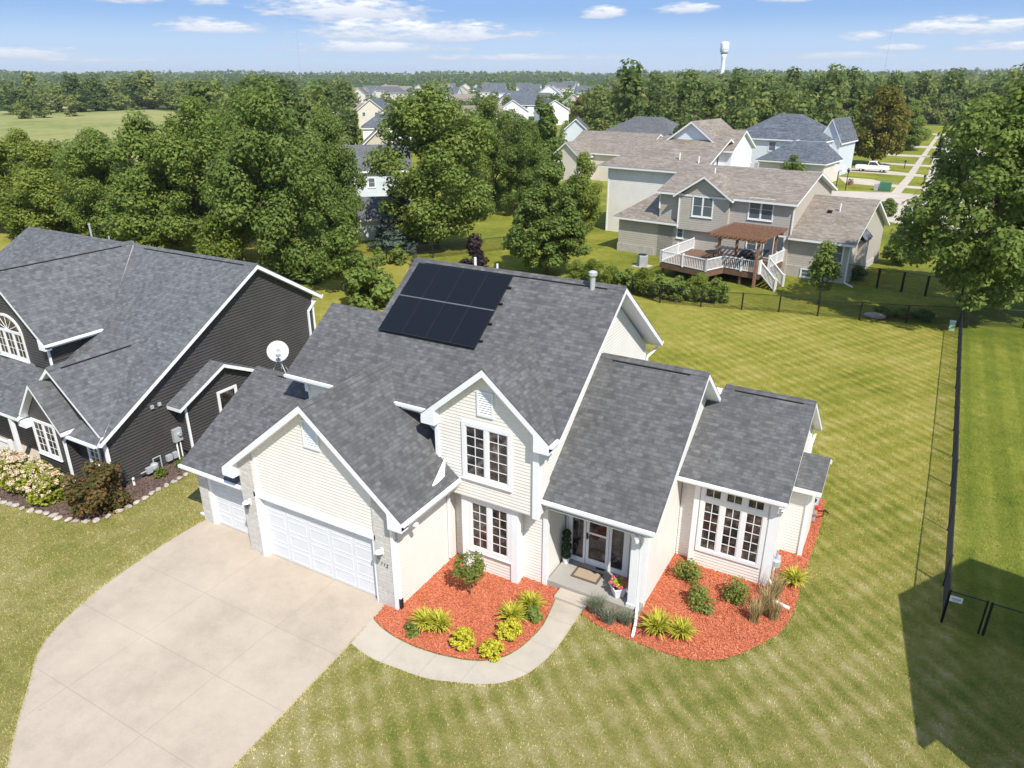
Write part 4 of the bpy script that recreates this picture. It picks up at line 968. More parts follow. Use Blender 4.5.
# tall cream house behind it (R2)
Q=thing('tall_cream_house','tall house with blank cream side wall and broad tan hipped roof behind the greige house','house',(-26.2,67.6,0),R(-8)); FARH.append((-20,85,14))
m=MB(); m.box(-6.1,8,-.5,4.4,20.6,6.9); m.build('wall',MAT['creamwhite'],Q,local=True)
m=MB(); m.box(-6.14,7.96,-.5,-6.0,8.1,6.8); m.build('corner_board',MAT['white'],Q,local=True)
add_roof(Q,[[(-7.3,7.5,7.0),(4.8,7.5,7.0),(4.8,14.2,9.9),(-2.6,14.2,9.9)],[(-7.3,7.5,7.0),(-2.6,14.2,9.9),(-7.3,21,7.0)],[(-7.3,21,7.0),(-2.6,14.2,9.9),(4.8,14.2,9.9),(4.8,21,7.0)]],ts,local=True)
m=MB(); wall_y(m,13.6,19,[(-2.2,7),(-2.2,9.3),(.6,11.3),(3.4,9.3),(3.4,7)]); m.build('wall',MAT['whitesiding'],Q,local=True)
add_roof(Q,[[(.6,13.2,11.5),(.6,21,11.5),(-2.9,21,9.0),(-2.9,13.2,9.0)],[(.6,13.2,11.5),(4.1,13.2,9.0),(4.1,21,9.0),(.6,21,11.5)]],ts,local=True)
m=MB(); wall_x(m,3.6,5.0,[(14.2,5),(14.2,8.9),(17,10.5),(20,8.9),(20,5)]); m.build('wall',MAT['whitesiding'],Q,local=True)
add_roof(Q,[[(2.6,13.8,8.7),(5.3,13.8,8.7),(5.3,17,10.6),(2.6,17,10.6)],[(2.6,17,10.6),(5.3,17,10.6),(5.3,20.4,8.7),(2.6,20.4,8.7)]],ts,local=True)
for (x,y,z) in ((1.3,9.6,7.8),(3.6,9.2,7.6)):
    m=MB(); m.lathe([(.07,0),(.07,.8)],(x,y,z),8); m.build('vent_pipe',MAT['white'],Q,local=True)
add_window(Q,(-6.1,9.6,.6),(0,-1,0),(-1,0,0),.9,1.4,1,2,1,local=True,pane='blinds') if False else None

# ------------------------------------------------------------------ the dark grey house on the left
B=thing('dark_grey_house','dark grey sided house with many gables, white trim and grey shingles','house',(-33,18,0))
sh=MAT['shingle_left']; ck=MAT['charcoal']
fs=.594; RYb,RZb=23.22,7.75
def bz(y): return RZb-fs*(RYb-y)
m=MB(); wall_x(m,-45,-27,[(14.75,0),(14.75,bz(14.75)-.12),(RYb,RZb-.16),(26.75,5.35),(26.75,0)]); m.build('wall',ck,B)
m=MB(); wall_y(m,16.25,22,[(-38.6,0),(-38.6,5.2),(-35.6,7.75),(-32.6,5.2),(-32.6,0)]); m.build('wall',ck,B)
m=MB(); wall_y(m,14.75,18,[(-30.25,0),(-30.25,4.15),(-29.5,4.82),(-27.1,2.78),(-27.1,0)]); m.build('wall',ck,B)
m=MB(); m.box(-28.95,14.6,0,-27.02,15.3,2.5); m.build('wall',ck,B)
m=MB(); wall_y(m,14.12,15.3,[(-31.2,0),(-31.2,2.95),(-30.0,4.25),(-28.9,2.95),(-28.9,0)]); m.build('wall',ck,B)
m=MB(); wall_x(m,-26.99,-26.42,[(17.95,.4),(17.95,2.7),(20.1,3.75),(22.0,2.75),(22.0,.4)]); m.build('wall',ck,B)
add_roof(B,[[(-45.3,14.3,bz(14.3)),(-26.68,14.3,bz(14.3)),(-26.68,RYb,RZb),(-45.3,RYb,RZb)],[(-45.3,RYb,RZb),(-26.68,RYb,RZb),(-26.68,27.15,5.32),(-45.3,27.15,5.32)]],sh)
add_roof(B,[[(-35.6,15.95,7.95),(-32.25,15.95,5.05),(-32.25,18.8,5.05),(-35.6,23.2,7.95)],[(-35.6,15.95,7.95),(-35.6,23.2,7.95),(-38.95,18.8,5.05),(-38.95,15.95,5.05)]],sh)
add_roof(B,[[(-29.5,14.4,5.04),(-26.75,14.4,2.66),(-26.75,14.5,2.66),(-29.5,18.8,5.04)],[(-29.5,14.4,5.04),(-29.5,18.8,5.04),(-30.3,17.6,4.35),(-30.3,14.4,4.35)]],sh,.2)
add_roof(B,[[(-30.0,13.82,4.46),(-28.5,13.82,2.66),(-28.5,14.8,2.66),(-30.0,15.5,4.40)],[(-30.0,13.82,4.46),(-30.0,15.5,4.40),(-31.5,15.5,2.66),(-31.5,13.82,2.66)]],sh,.2)
add_roof(B,[[(-28.7,14.12,2.42),(-26.69,14.12,2.42),(-26.90,14.76,2.84),(-28.7,14.76,2.84)]],sh,.16)
add_roof(B,[[(-27.02,17.58,2.75),(-26.12,17.58,2.75),(-26.12,20.1,3.98),(-27.02,20.1,3.98)],[(-27.02,20.1,3.98),(-26.12,20.1,3.98),(-26.12,22.4,2.85),(-27.02,22.4,2.85)]],sh,.2)
add_roof(B,[[(-36,13.7,2.75),(-31.3,13.7,2.75),(-31.3,15.4,3.5),(-36,16.8,3.9)]],sh,.2)
def rc(p,q,mt=sh,sl=.6):
    m=chevron(p,q,sl); m.build('ridge_cap',mt,B)
rc((-45.2,RYb,RZb),(-26.7,RYb,RZb)); rc((-35.6,16.0,7.95),(-35.6,23.1,7.95),sl=.866); rc((-29.5,14.45,5.04),(-29.5,18.6,5.04),sl=.865)
for p,q in (((-34.6,23.04,7.655),(-27.4,23.04,7.655)),((-35.43,16.5,7.815),(-35.43,22.4,7.815)),((-29.33,14.9,4.905),(-29.33,18.0,4.905))):
    m=MB(); m.bar(p,q,.04,.045); m.build('ridge_vent',MAT['black'],B)  # black bar drawn for the shaded gap of the vent
def bret(x0,x1,y,z):
    m=MB(); m.prism([(x0,y-.02,z-.36),(x1,y-.02,z-.36),(x1 if x0<-31 else x0,y-.02,z+.02)],(0,.4,0)); m.build('cornice_return',MAT['white'],B)
m=MB(); m.box(-31.52,13.80,2.26,-31.0,14.3,2.52); m.prism([(-32.25,15.93,4.93),(-32.25,15.93,4.75),(-32.7,15.93,4.75),(-32.7,15.93,5.2)],(0,.3,0)); build_split(m,'cornice_return',MAT['white'],B)
add_window(B,(-31.05,14.12,1.02),U,N,1.62,1.62,2,4,2,.11,.10)
add_window(B,(-28.22,14.6,.95),U,N,.82,1.12,2,3,1,.12,.1)
add_window(B,(-36.75,16.25,3.75),U,N,2.35,1.38,2,3,3,.11,.11)
m=MB(); n=14; cx,cz,r=-35.57,5.10,1.15
pts=[(cx+r*math.cos(math.pi*i/n),cz+r*.7*math.sin(math.pi*i/n)) for i in range(n+1)]; inn=[(cx+(r-.13)*math.cos(math.pi*i/n),cz+(r*.7-.12)*math.sin(math.pi*i/n)) for i in range(n+1)]
for i in range(n): m.prism([(pts[i][0],16.20,pts[i][1]),(pts[i+1][0],16.20,pts[i+1][1]),(inn[i+1][0],16.20,inn[i+1][1]),(inn[i][0],16.20,inn[i][1])],(0,.07,0))
aw=m.build('arched_window',MAT['vinyl'],B)
m=MB(); m.prism([(x,16.242,z) for x,z in inn],(0,.03,0)); m.build('pane',MAT['glass'],aw)
m=MB()
for k in (30,60,90,120,150): m.bar((cx,16.235,cz),(cx+(r-.1)*math.cos(R(k)),16.235,cz+(r*.7-.1)*math.sin(R(k))),.015,.03)
m.build('grille',MAT['vinyl'],aw)
add_window(B,(-26.42,19.7,1.3),(0,1,0),(1,0,0),1.1,1.35,1,1,1,.10,.1)
g=MB()
for p,q in (((-45.3,14.24,bz(14.3)-.06),(-31.6,14.24,bz(14.3)-.06)),((-28.7,14.07,2.36),(-26.7,14.07,2.36)),((-32.19,15.95,4.98),(-32.19,18.6,4.98)),((-45.2,27.2,5.25),(-26.7,27.2,5.25))): gutter(g,p,q)
build_split(g,'gutter',MAT['white'],B)
def bsp(pts):
    d=MB()
    for a,b in zip(pts[:-1],pts[1:]): d.bar(a,b,.09,.08)
    d.build('downspout',MAT['white'],B)
bsp([(-28.75,14.25,2.35),(-28.86,14.08,2.1),(-28.86,14.06,.1),(-28.8,13.7,.06)])
bsp([(-26.75,14.25,2.3),(-26.93,14.62,2.05),(-26.93,14.62,.2),(-25.7,13.95,.12)])
bsp([(-26.95,26.95,5.1),(-26.93,26.3,4.6),(-26.93,26.3,.1)])
bsp([(-26.40,18.02,2.6),(-26.38,18.02,.3)]); bsp([(-32.58,16.22,4.8),(-32.58,16.22,3.6)])
t=MB(); t.box(-27.05,26.66,0,-26.96,26.76,5.2); t.build('corner_board',MAT['white'],B)
t=MB(); t.box(-27.05,14.56,0,-26.955,14.66,2.4); t.build('corner_board',MAT['white'],B)
m=MB(); m.lathe([(.05,0),(.05,1.0),(.07,1.0),(.07,1.06)],(-40.4,23.9,7.2),10); m.build('vent_pipe',MAT['galv'],B)
m=MB(); m.lathe([(.04,0),(.04,.5)],(-38.5,23.7,7.3),8); m.build('vent_pipe',MAT['galv'],B)
for y in (16.9,17.25):
    m=MB(); m.box(-27.02,y-.07,2.84,-26.93,y+.07,2.99); m.build('wall_vent',MAT['grey'],B)
# electric meter, conduits and gas meter on its right wall
m=MB(); m.box(-27.0,17.55,.95,-26.84,17.95,1.55); mt=m.build('electric_meter',MAT['grey'],B)
m=MB(); m.prism([(-26.84,17.80+.09*math.cos(k*.5236),1.30+.09*math.sin(k*.5236)) for k in range(12)],(.1,0,0)); m.build('meter_dial',MAT['galv'],mt)
m=MB(); m.tube([(-26.93,17.66,.95),(-26.93,17.66,.1)],.035,8); m.tube([(-26.93,17.84,.95),(-26.93,17.84,.1)],.03,8); m.build('conduit',MAT['white'],mt)
for a,b in ((17.05,17.30),(17.38,17.58)):
    m=MB(); m.box(-27.0,a,.25,-26.86,b,.52); m.build('junction_box',MAT['grey'],B)
m=MB(); m.lathe([(.13,.25),(.16,.32),(.16,.5),(.1,.55)],(-26.78,16.35,0),12); m.box(-26.85,15.95,.22,-26.70,16.2,.48); m.tube([(-26.8,16.35,.5),(-26.8,16.35,.75),(-26.8,16.7,.75),(-26.8,16.7,.1)],.03,8); m.tube([(-26.8,16.2,.35),(-26.8,15.7,.35)],.03,8); m.build('gas_meter',MAT['grey'],B)
m=MB(); m.tube([(-26.75,15.3,0),(-26.75,15.3,.35),(-26.6,15.22,.42)],.05,8); m.build('vent_pipe',MAT['white'],B)
# its front porch with white railing
m=MB(); m.box(-36,13.6,0,-31.9,16.5,.35); m.build('porch_floor',MAT['pale'],B)
m=MB(); railing(m,(-36,13.75),(-32.6,13.75),.35,h=.85); m.build('railing',MAT['vinyl'],B)
m=MB(); m.box(-32.1,13.72,.35,-31.95,13.87,2.7); m.build('porch_column',MAT['vinyl'],B)

# ------------------------------------------------------------------ neighbour's house just out of frame on the right (its shadow falls on the lawn)
E_=thing('neighbour_house','two storey house just outside the right edge of the picture','house',(12,18,0))
he=5.6; ox,oy=.68*he,-.5*he
b0=Vector((2.30+ox,17.0+oy)); b1=Vector((1.48+ox,23.25+oy)); dy=(b1-b0).normalized(); dx=Vector((dy.y,-dy.x)); wv=11.6; apz=he+5.4
q0,q1=b0,b1; q2,q3=b1+dx*wv,b0+dx*wv
ap1=(q1+q2)/2; ap0=(q0+q3)/2
def P3(v,z): return (v.x,v.y,z)
i=.4; w0,w1=q0+dx*i+dy*i,q1+dx*i-dy*i; w2,w3=q2-dx*i-dy*i,q3-dx*i+dy*i
m=MB(); m.prism([P3(w0,0),P3(w0,he),P3((w0+w3)/2,apz-.4),P3(w3,he),P3(w3,0)],(w1.x-w0.x,w1.y-w0.y,0)); m.build('wall',MAT['beige'],E_)
add_roof(E_,[[P3(q0,he),P3(ap0,apz),P3(ap1,apz),P3(q1,he)],[P3(ap0,apz),P3(q3,he),P3(q2,he),P3(ap1,apz)]],MAT['shingle_tan'])
add_window(E_,(w0.x,w0.y,3.2),(dx.x,dx.y,0),(-dy.x,-dy.y,0),1.8,1.5,2,3,2) if False else None

# ------------------------------------------------------------------ fences
def fence(label,pts,h,step,wire,r=.004,gate=None,post_r=.032,name='chain_link_fence'):
    f=thing(name,label,'fence',(*pts[0],0)); mesh=MB(); rail=MB()
    for a,b in zip(pts[:-1],pts[1:]):
        A=Vector((*a,0));Bv=Vector((*b,0)); d=(Bv-A); L=d.length; d.normalize(); k=max(1,round(L/step))
        for i in range(k+(1 if b==pts[-1] else 0)):
            p=A+(Bv-A)*i/k; m=MB(); m.tube([p,p+Vector((0,0,h+.04))],post_r*(1.25 if i==0 else 1),8); m.build('post',MAT['iron'],f)
        rail.tube([A+Vector((0,0,h)),Bv+Vector((0,0,h))],.022,6)
        nrm_=Vector((-d.y,d.x,0)); n=int((L+h)/wire)
        for s in (0,1):
            for j in range(n):
                u0=j*wire-h; z0=0; u1=u0+h; z1=h
                if u0<0: z0=-u0; u0=0
                if u1>L: z1=h-(u1-L); u1=L
                if z1-z0<.02: continue
                if s: u0,u1=L-u0,L-u1
                p=A+d*u0+Vector((0,0,z0+.03)); q=A+d*u1+Vector((0,0,z1)); base=len(mesh.v)
                t=(q-p).normalized(); c=t.cross(nrm_).normalized()
                for e in (p,q):
                    for an in (0,2.094,4.189): mesh.v.append(tuple(e+(nrm_*math.cos(an)+c*math.sin(an))*r))
                for k2 in range(3): mesh.f.append([base+k2,base+(k2+1)%3,base+3+(k2+1)%3,base+3+k2]); mesh.m.append(0)
    rail.build('top_rail',MAT['iron'],f); me=mesh.build('wire_mesh',MAT['iron'],f,recalc=False,uv=False); return f
fence('long black chain link fence running from the gate corner to the far maple',[(2.75,22.45),(2.78,24.5),(2.93,32),(3.05,44),(3.2,56.9)],1.22,3.05,.085,.0032)
f=fence('black chain link gate section with small white sign at the right edge',[(2.75,22.45),(3.74,22.42)],1.20,3.0,.075,.003)
fence('black chain link fence continuing right from the gate',[(3.86,22.40),(5.2,22.35),(9,22.2)],1.20,3.0,.075,.003)
sg=thing('fence_sign','small white rectangular sign hung on the black gate panel','sign',(2.95,22.40,1.0))
m=MB(); m.box(-.17,-.03,-.10,.17,-.02,.10); m.build('panel',MAT['vinyl'],sg,local=True)
m=MB(); m.box(-.12,-.034,-.02,.12,-.0305,.03); m.box(-.08,-.034,-.065,.08,-.0305,-.04); m.build('lettering',MAT['grey'],sg,local=True)
fence('black chain link fence along the back of the lawn below the deck',[(-19.2,53.0),(-16.5,51.95),(-13.5,52.4),(-10.7,53.2),(-8.2,53.9),(-5.6,54.3),(-2.9,54.8),(0,55.7),(3.2,56.95)],1.25,3.0,.13,.007,post_r=.045)
fence('black chain link fence curving past the spruce below the broad maple',[(-45.6,41.0),(-44.5,47.1),(-42.6,52.0),(-40.1,55.8),(-36.0,62.1),(-31.5,67.5)],1.3,3.4,.16,.008,post_r=.05)
fence('black fence enclosing the side yard of the greige house',[(-5.1,65.0),(-2.6,64.6),(-.8,64.3),(.9,63.9),(3.3,63.6)],1.6,2.4,.16,.008,post_r=.07)
fence('black chain link fence past the dark maple trunk at right',[(3.2,56.9),(7,58.2),(14,60)],1.25,3.0,.13,.007,post_r=.045)
gb=thing('utility_pedestal','small pale green utility pedestal at the foot of the dark maple','utility box',(2.75,55.3,0))
m=MB(); m.box(-.17,-.15,0,.17,.15,.62); m.build('cabinet',plain('pale_green_paint',(.42,.55,.42),.5),gb,local=True,bevel=.02); m=MB(); m.box(-.19,-.17,.62,.19,.17,.68); m.build('lid',MAT['galv'],gb,local=True,bevel=.02)
bo=MB(); bo.ball((0,0,.2),.5,8,0,.6); b_=bo.build('boulder',MAT['rock'],None,smooth=True); b_.location=(-2.0,55.8,0); b_.scale=(1.5,.8,.8); tag(b_,'pale boulder at the left end of the far corner bed','boulder')

# ------------------------------------------------------------------ street, pavement and drives far right
PC=MAT['pale']; cx0,cy0,cr=5.5,107,13.2
st=[(cx0+cr*math.cos(t),cy0+cr*math.sin(t)) for t in np.linspace(R(112),R(360+75),40)]+[(8.0,300),(-.6,300),(-1.5,200),(-1.6,128)]
sheet('street',st,.010,PC,'pale concrete street ending in a turning circle behind the greige house','street')
sheet('pavement',[(-5.6,123.5),(-4.3,123.5),(-3.6,145),(-3.2,180),(-2.7,212),(-1.6,262),(-2.6,262),(-3.6,212),(-4.2,180),(-4.8,145)],.018,PC,'narrow pale pavement running beside the far street','pavement')
for nm,pl,lb in (('driveway',[(-16,116),(-8,112.5),(-5,111),(-1,124),(-5,124.5),(-9,123.5),(-16,121.5)],'pale driveway joining the turning circle behind the greige house'),
                 ('driveway',[(-13,133),(-8.5,131.2),(-1.5,130.6),(-1.5,133.6),(-6,134.5),(-9.5,139.5),(-15,141)],'pale curved driveway up to the garage of the white house'),
                 ('driveway',[(-16,150),(-1.5,147.4),(-1.5,150.6),(-8,154.5),(-18,157)],'pale driveway under the white pickup'),
                 ('driveway',[(-12,166),(-1.5,165.3),(-1.5,169),(-12,170)],'pale driveway beyond the pickup'),
                 ('driveway',[(-12,186),(-1.3,185),(-1.3,190),(-12,191)],'pale driveway beside the conical evergreen'),
                 ('driveway',[(-12,212),(-1.2,211),(-1.2,217),(-12,218)],'pale farthest driveway along the far street')):
    sheet(nm,pl,.014,PC,lb,'driveway')
sheet('road',[(-30,262),(40,262),(40,272),(-30,272)],.02,PC,'pale cross street at the far end','street')
FARH.append((0,290,18))
# white pickup
PK=thing('pickup_truck','white pickup truck parked in a driveway beside the large turning maple','pickup truck',(-10.6,151.6,0.02),R(-4)); wp=plain('white_car_paint',(.82,.83,.84),.25,.5,.02)
m=MB(); m.prism([(-2.8,-.95,.45),(-2.8,-.95,1.1),(-.6,-.95,1.12),(-.35,-.95,1.15),(1.2,-.95,1.15),(2.6,-.95,1.05),(2.8,-.95,.75),(2.8,-.95,.45)],(0,1.9,0)); m.build('body',wp,PK,local=True,bevel=.06)
m=MB(); m.prism([(-.75,-.85,1.1),(-.6,-.80,1.8),(.55,-.80,1.82),(1.3,-.85,1.14)],(0,1.68,0)); cb_=m.build('cab',wp,PK,local=True,bevel=.05)
m=MB(); m.prism([(-.6,-.87,1.2),(-.5,-.83,1.72),(.48,-.83,1.74),(1.08,-.87,1.2)],(0,.03,0)); m.prism([(.68,-.7,1.76),(1.28,-.76,1.22),(1.28,.76,1.22),(.68,.7,1.76)],(.02,0,.02)); m.build('window',MAT['glass'],cb_,local=True)
for sx in (-1.75,1.75):
    for sy in (-.92,.80):
        m=MB(); m.prism([(sx+.38*math.cos(k*.3927),sy-.02,.38+.38*math.sin(k*.3927)) for k in range(16)],(0,.24,0)); wh=m.build('wheel',MAT['black'],PK,local=True)
        m=MB(); yy=sy-.03 if sy<0 else sy+.22; m.prism([(sx+.2*math.cos(k*.524),yy,.38+.2*math.sin(k*.524)) for k in range(12)],(0,.02,0)); m.build('rim',MAT['galv'],wh,local=True)
for sy in (-.75,.5):
    m=MB(); m.box(2.74,sy,.78,2.84,sy+.25,.95); m.build('headlight',MAT['glass'],PK,local=True)
tb=thing('rubbish_bin','dark wheeled rubbish bin beside the white garage','bin',(-15.0,152,0)); m=MB(); m.prism([(-.3,-.3,0),(.3,-.3,0),(.3,.3,0),(-.3,.3,0)],(0,0,1.0)); m.build('body',MAT['black'],tb,local=True); m=MB(); m.prism([(-.36,-.36,1.0),(.36,-.36,1.0),(.36,.42,1.12),(-.36,.42,1.12)],(0,0,.08)); m.build('lid',MAT['black'],tb,local=True)
ub=thing('utility_cabinet','green utility cabinet on the verge beside the pavement','utility box',(-6.6,121.8+4.6,0)); m=MB(); m.box(-.8,-.6,0,.8,.6,1.25); m.build('cabinet',plain('dark_green_paint',(.06,.17,.11),.5),ub,local=True,bevel=.04); m=MB(); m.box(-1.5,-.5,0,-.9,.5,.9); m.build('pale_cabinet',MAT['grey'],ub,local=True)
for (x,y,lb) in ((-1.75,137.0,'dark mailbox on a post nearest on the verge of the far street'),(-1.9,93.6,'dark mailbox on a post at the near rim of the turning circle'),(-5.8,160.5,'mailbox on the verge just beyond the white pickup')):
    mb_=thing('mailbox',lb,'mailbox',(x,y,0)); m=MB(); m.box(-.06,-.06,0,.06,.06,1.15); m.build('post',MAT['iron'],mb_,local=True); m=MB(); m.box(-.18,-.32,1.15,.18,.32,1.45); m.build('box',MAT['iron'],mb_,local=True,bevel=.05)
bh=thing('basketball_hoop','basketball hoop on a dark pole in front of the white garage','basketball hoop',(-13.0,122,0)); m=MB(); m.tube([(0,0,0),(0,0,3.0),(.3,-.5,3.3)],.07,8); m.build('pole',MAT['iron'],bh,local=True); m=MB(); m.box(-.6,-.62,2.9,1.0,-.56,3.9); m.build('backboard',MAT['vinyl'],bh,local=True); m=MB(); m.lathe([(.23,0),(.25,.02),(.23,.04)],(.3,-.9,3.05),12); m.build('rim',MAT['terra'],bh,local=True)
sl_=thing('lamp_post','dark lamp post beside the basketball hoop','lamp post',(-11.8,123.5,0)); m=MB(); m.tube([(0,0,0),(0,0,2.6)],.06,8); m.build('pole',MAT['iron'],sl_,local=True); m=MB(); m.lathe([(.08,2.6),(.2,2.75),(.22,3.05),(.04,3.3)],(0,0,0),8); m.build('lantern',MAT['iron'],sl_,local=True)
fb=thing('flower_tub','terracotta tub of flowers at the corner of the white garage','planter',(-11.9,130.5,0)); m=MB(); m.lathe([(.35,0),(.5,.5),(.45,.5)],(0,0,0),14); m.build('tub',MAT['terra'],fb,local=True); 
cl=np.array([[0,0,.65,.4]]); C_,N_=crown_points(cl,60,3); o_=bpy.data.objects.new('flowers',leaf_mesh('flowers',C_,N_,.12,.08,LEAF['autumn'],4)); COL.objects.link(o_); o_.parent=fb
# water tower and masts
WT=thing('water_tower','white water tower with bulb tank standing above the far trees','water tower',(-227.5,870.8,6)); m=MB(); m.lathe([(3.4,0),(2.4,4),(2.1,26),(2.3,30),(3.3,33.5)],(0,0,0),24); m.build('stem',MAT['whitesiding'] if False else MAT['white'],WT,local=True,smooth=True)
m=MB(); m.lathe([(3.3,33.5),(4.4,36.2),(4.6,37.5),(4.6,44),(4.3,45),(2.8,45.7),(.1,46)],(0,0,0),28); m.build('tank',MAT['white'],WT,local=True,smooth=True)
m=MB(); m.lathe([(4.62,37.8),(4.65,38.1),(4.62,38.4)],(0,0,0),28); m.build('tank_band',MAT['grey'],WT,local=True)
for i,(a,d,h,lb) in enumerate(((-44.4,1300,78,'thin pale radio mast above the far trees at left'),(-4.35,900,58,'thin radio mast above the far wood at right'))):
    ms=thing('radio_mast',lb,'mast',(d*math.sin(R(a)),d*math.cos(R(a)),8)); m=MB()
    for k in range(3):
        t=2.094*k; m.tube([(.45*math.cos(t),.45*math.sin(t),0),(.35*math.cos(t),.35*math.sin(t),h)],.06,5)
    for k in range(int(h/3)):
        z=3*k
        for j in range(3):
            t=2.094*j; t2=t+2.094; m.bar((.42*math.cos(t),.42*math.sin(t),z),(.42*math.cos(t2),.42*math.sin(t2),z+3),.04,.04)
    m.build('lattice',MAT['galv'],ms,local=True)
sheet('meadow',[(d*math.sin(R(a)),d*math.cos(R(a))) for a,d in ((-66,150),(-60,140),(-54,150),(-51.5,215),(-51.6,330),(-53,430),(-56,500),(-60,520),(-68,560),(-72,400))],.06,MAT['field'],'dry yellow green meadow beyond the left tree belt','meadow')

def scattered():
    r=random.Random(21); V=[('whitesiding','shingle_slate','small white house with slate roof among the far trees','white far houses with slate roofs'),('beige','shingle_left','small beige house with grey roof among the far trees','beige far houses with grey roofs'),('tansiding','shingle_tan','small tan house with brown roof among the far trees','tan far houses with brown roofs'),('bluesiding','shingle_slate','small pale blue house with slate roof among the far trees','pale blue far houses with slate roofs')]
    n=0; tr=0
    while n<58 and tr<4000:
        tr+=1; a=r.uniform(-41,-23) if r.random()<.82 else r.uniform(-50,-6); d=math.sqrt(r.uniform(215**2,840**2)); x,y=d*math.sin(R(a)),d*math.cos(R(a))
        if any(math.hypot(x-q[0],y-q[1])<q[2]+13 for q in FARH): continue
        w,rf,lb,gp=V[r.choices(range(4),(5,4,3,2))[0]]; big=r.random()<.45; e=5.4 if big else 3.2
        h=far_house('house',lb,x,y,r.choice((35,35,-55,20,10))+r.uniform(-6,6),r.uniform(11,15),r.uniform(8.5,11),e,e+r.uniform(2.8,3.8),w,rf,r.choice(('gable','gable','hip')),wins=[(-3.5,e-2.1,1.4,1.5),(1.8,e-2.1,1.4,1.5)],z=ground_h(x,y)); h['group']=gp; n+=1
scattered()
# ------------------------------------------------------------------ wood trees
def wood():
    r=random.Random(5); pts=[]
    tries=0
    while len(pts)<255 and tries<60000:
        tries+=1; a=r.uniform(-63,5); d=math.sqrt(r.uniform(128**2,352**2)); x,y=d*math.sin(R(a)),d*math.cos(R(a))
        if a<-51.5: continue
        if -41<a<-23.5 and r.random()<.6: continue
        if not clear_far(x,y): continue
        if any((x-p[0])**2+(y-p[1])**2<38 for p in pts): continue
        pts.append((x,y))
    lab=['mid green leafy tree in the wood among the far houses','egg shaped leafy tree in the wood among the far houses','rounded leafy tree in the wood among the far houses','upright leafy tree in the wood among the far houses']
    for x,y in pts:
        i=r.randrange(4); h=r.uniform(6.5,15.5); a=math.degrees(math.atan2(x,y))
        h*=1.14 if a>-22 else (.62 if -41<a<-23.5 else .95)
        place(W_[i],x,y,h,h*r.uniform(.62,.9),lab[i],'trees of the wood among the far houses',z=ground_h(x,y)-.1)
    # row of trees at the far edge of the meadow
    for k,(a,d,h,w) in enumerate(((-62.0,470,17,17),(-60.9,478,20,16),(-59.6,486,14,14),(-58.6,482,19,17),(-57.4,492,21,17),(-56.3,500,18,15),(-55.2,505,19,15),(-54.3,512,21,20),(-53.0,500,16,16),(-52.2,480,16,15),(-58.9,430,10,9),(-60.6,420,10,8),(-61.6,415,9,8))):
        d*=.92; h*=.85; x,y=d*math.sin(R(a)),d*math.cos(R(a)); place(W_[k%4],x,y,h,w,'tall tree in the row along the far edge of the dry meadow','trees along the far edge of the meadow',z=ground_h(x,y)-.1)
wood()
def far_woods():
    r=np.random.default_rng(9); Cs=[];Ns=[];S=[]
    n=0
    while n<6500:
        a=r.uniform(-66,8); u=r.random(); d=340+ (u**1.9)*4200; x,y=d*math.sin(R(a)),d*math.cos(R(a))
        if a<-51.5 and d<500: continue
        if -8<x<9 and y<300: continue
        if any(math.hypot(x-q[0],y-q[1])<q[2]*.9 for q in FARH): continue
        if -41<a<-23 and d<1100 and r.random()<.55: continue
        h=r.uniform(6,14)*(1.15 if a>-22 else (.62 if -41<a<-23 and d<1100 else .9)); w=h*r.uniform(.7,1.1); k=int(np.clip(42*420/d,9,42)); z0=ground_h(x,y)
        dd=r.normal(size=(k,3)); dd/=np.linalg.norm(dd,axis=1,keepdims=True); dd[:,2]=np.abs(dd[:,2])*1.0-.25
        rr=(.6+.45*r.random(k))[:,None]; c=np.array([x,y,z0+h*.42])+dd*rr*np.array([w/2,w/2,h*.58]); Cs.append(c); Ns.append(dd*.9+r.normal(size=(k,3))*.45+[0,0,.35]); S.append(np.full(k,1.25*(42/k)**.5)*h/12); n+=1
    Cc=np.concatenate(Cs);Nn=np.concatenate(Ns);s=np.concatenate(S)*r.uniform(.7,1.3,len(Cc))
    o=bpy.data.objects.new('far_woods',leaf_mesh('far_woods',Cc,Nn,s,s*.7,LEAF['wood'],12)); COL.objects.link(o); tag(o,'continuous far woods reaching to the horizon','woods',kind='stuff')
far_woods()
# ------------------------------------------------------------------ plants of the beds
def leafy(name,label,cat,x,y,w,h,n,leaf,mat,seed,asp=.6,zmin=.02,nc=14,rc=.2,prof=None,stem=None,group=None):
    t=thing(name,label,cat,(x,y,0),group=group)
    cl=clumps(h,w,h*.05 if stem is None else stem,prof or ell(),nc,rc,seed); C,Nn=crown_points(cl,n,seed+1); C[:,2]=np.maximum(C[:,2],zmin)
    r=np.random.default_rng(seed+3); s=leaf*(.7+.6*r.random(n)); o=bpy.data.objects.new('foliage',leaf_mesh('foliage',C,Nn,s,s*asp,mat,seed+2)); COL.objects.link(o); o.parent=t
    if stem is not None:
        m=MB(); m.tube([(0,0,0),(.02,.01,stem),(0,0,stem+(h-stem)*.6)],[.03,.025,.012],8)
        for k in range(5): a=k*1.25; m.tube([(0,0,stem),(math.cos(a)*w*.25,math.sin(a)*w*.25,stem+(h-stem)*.5)],[.014,.006],5)
        m.build('trunk',MAT['bark'],t,local=True)
    return t
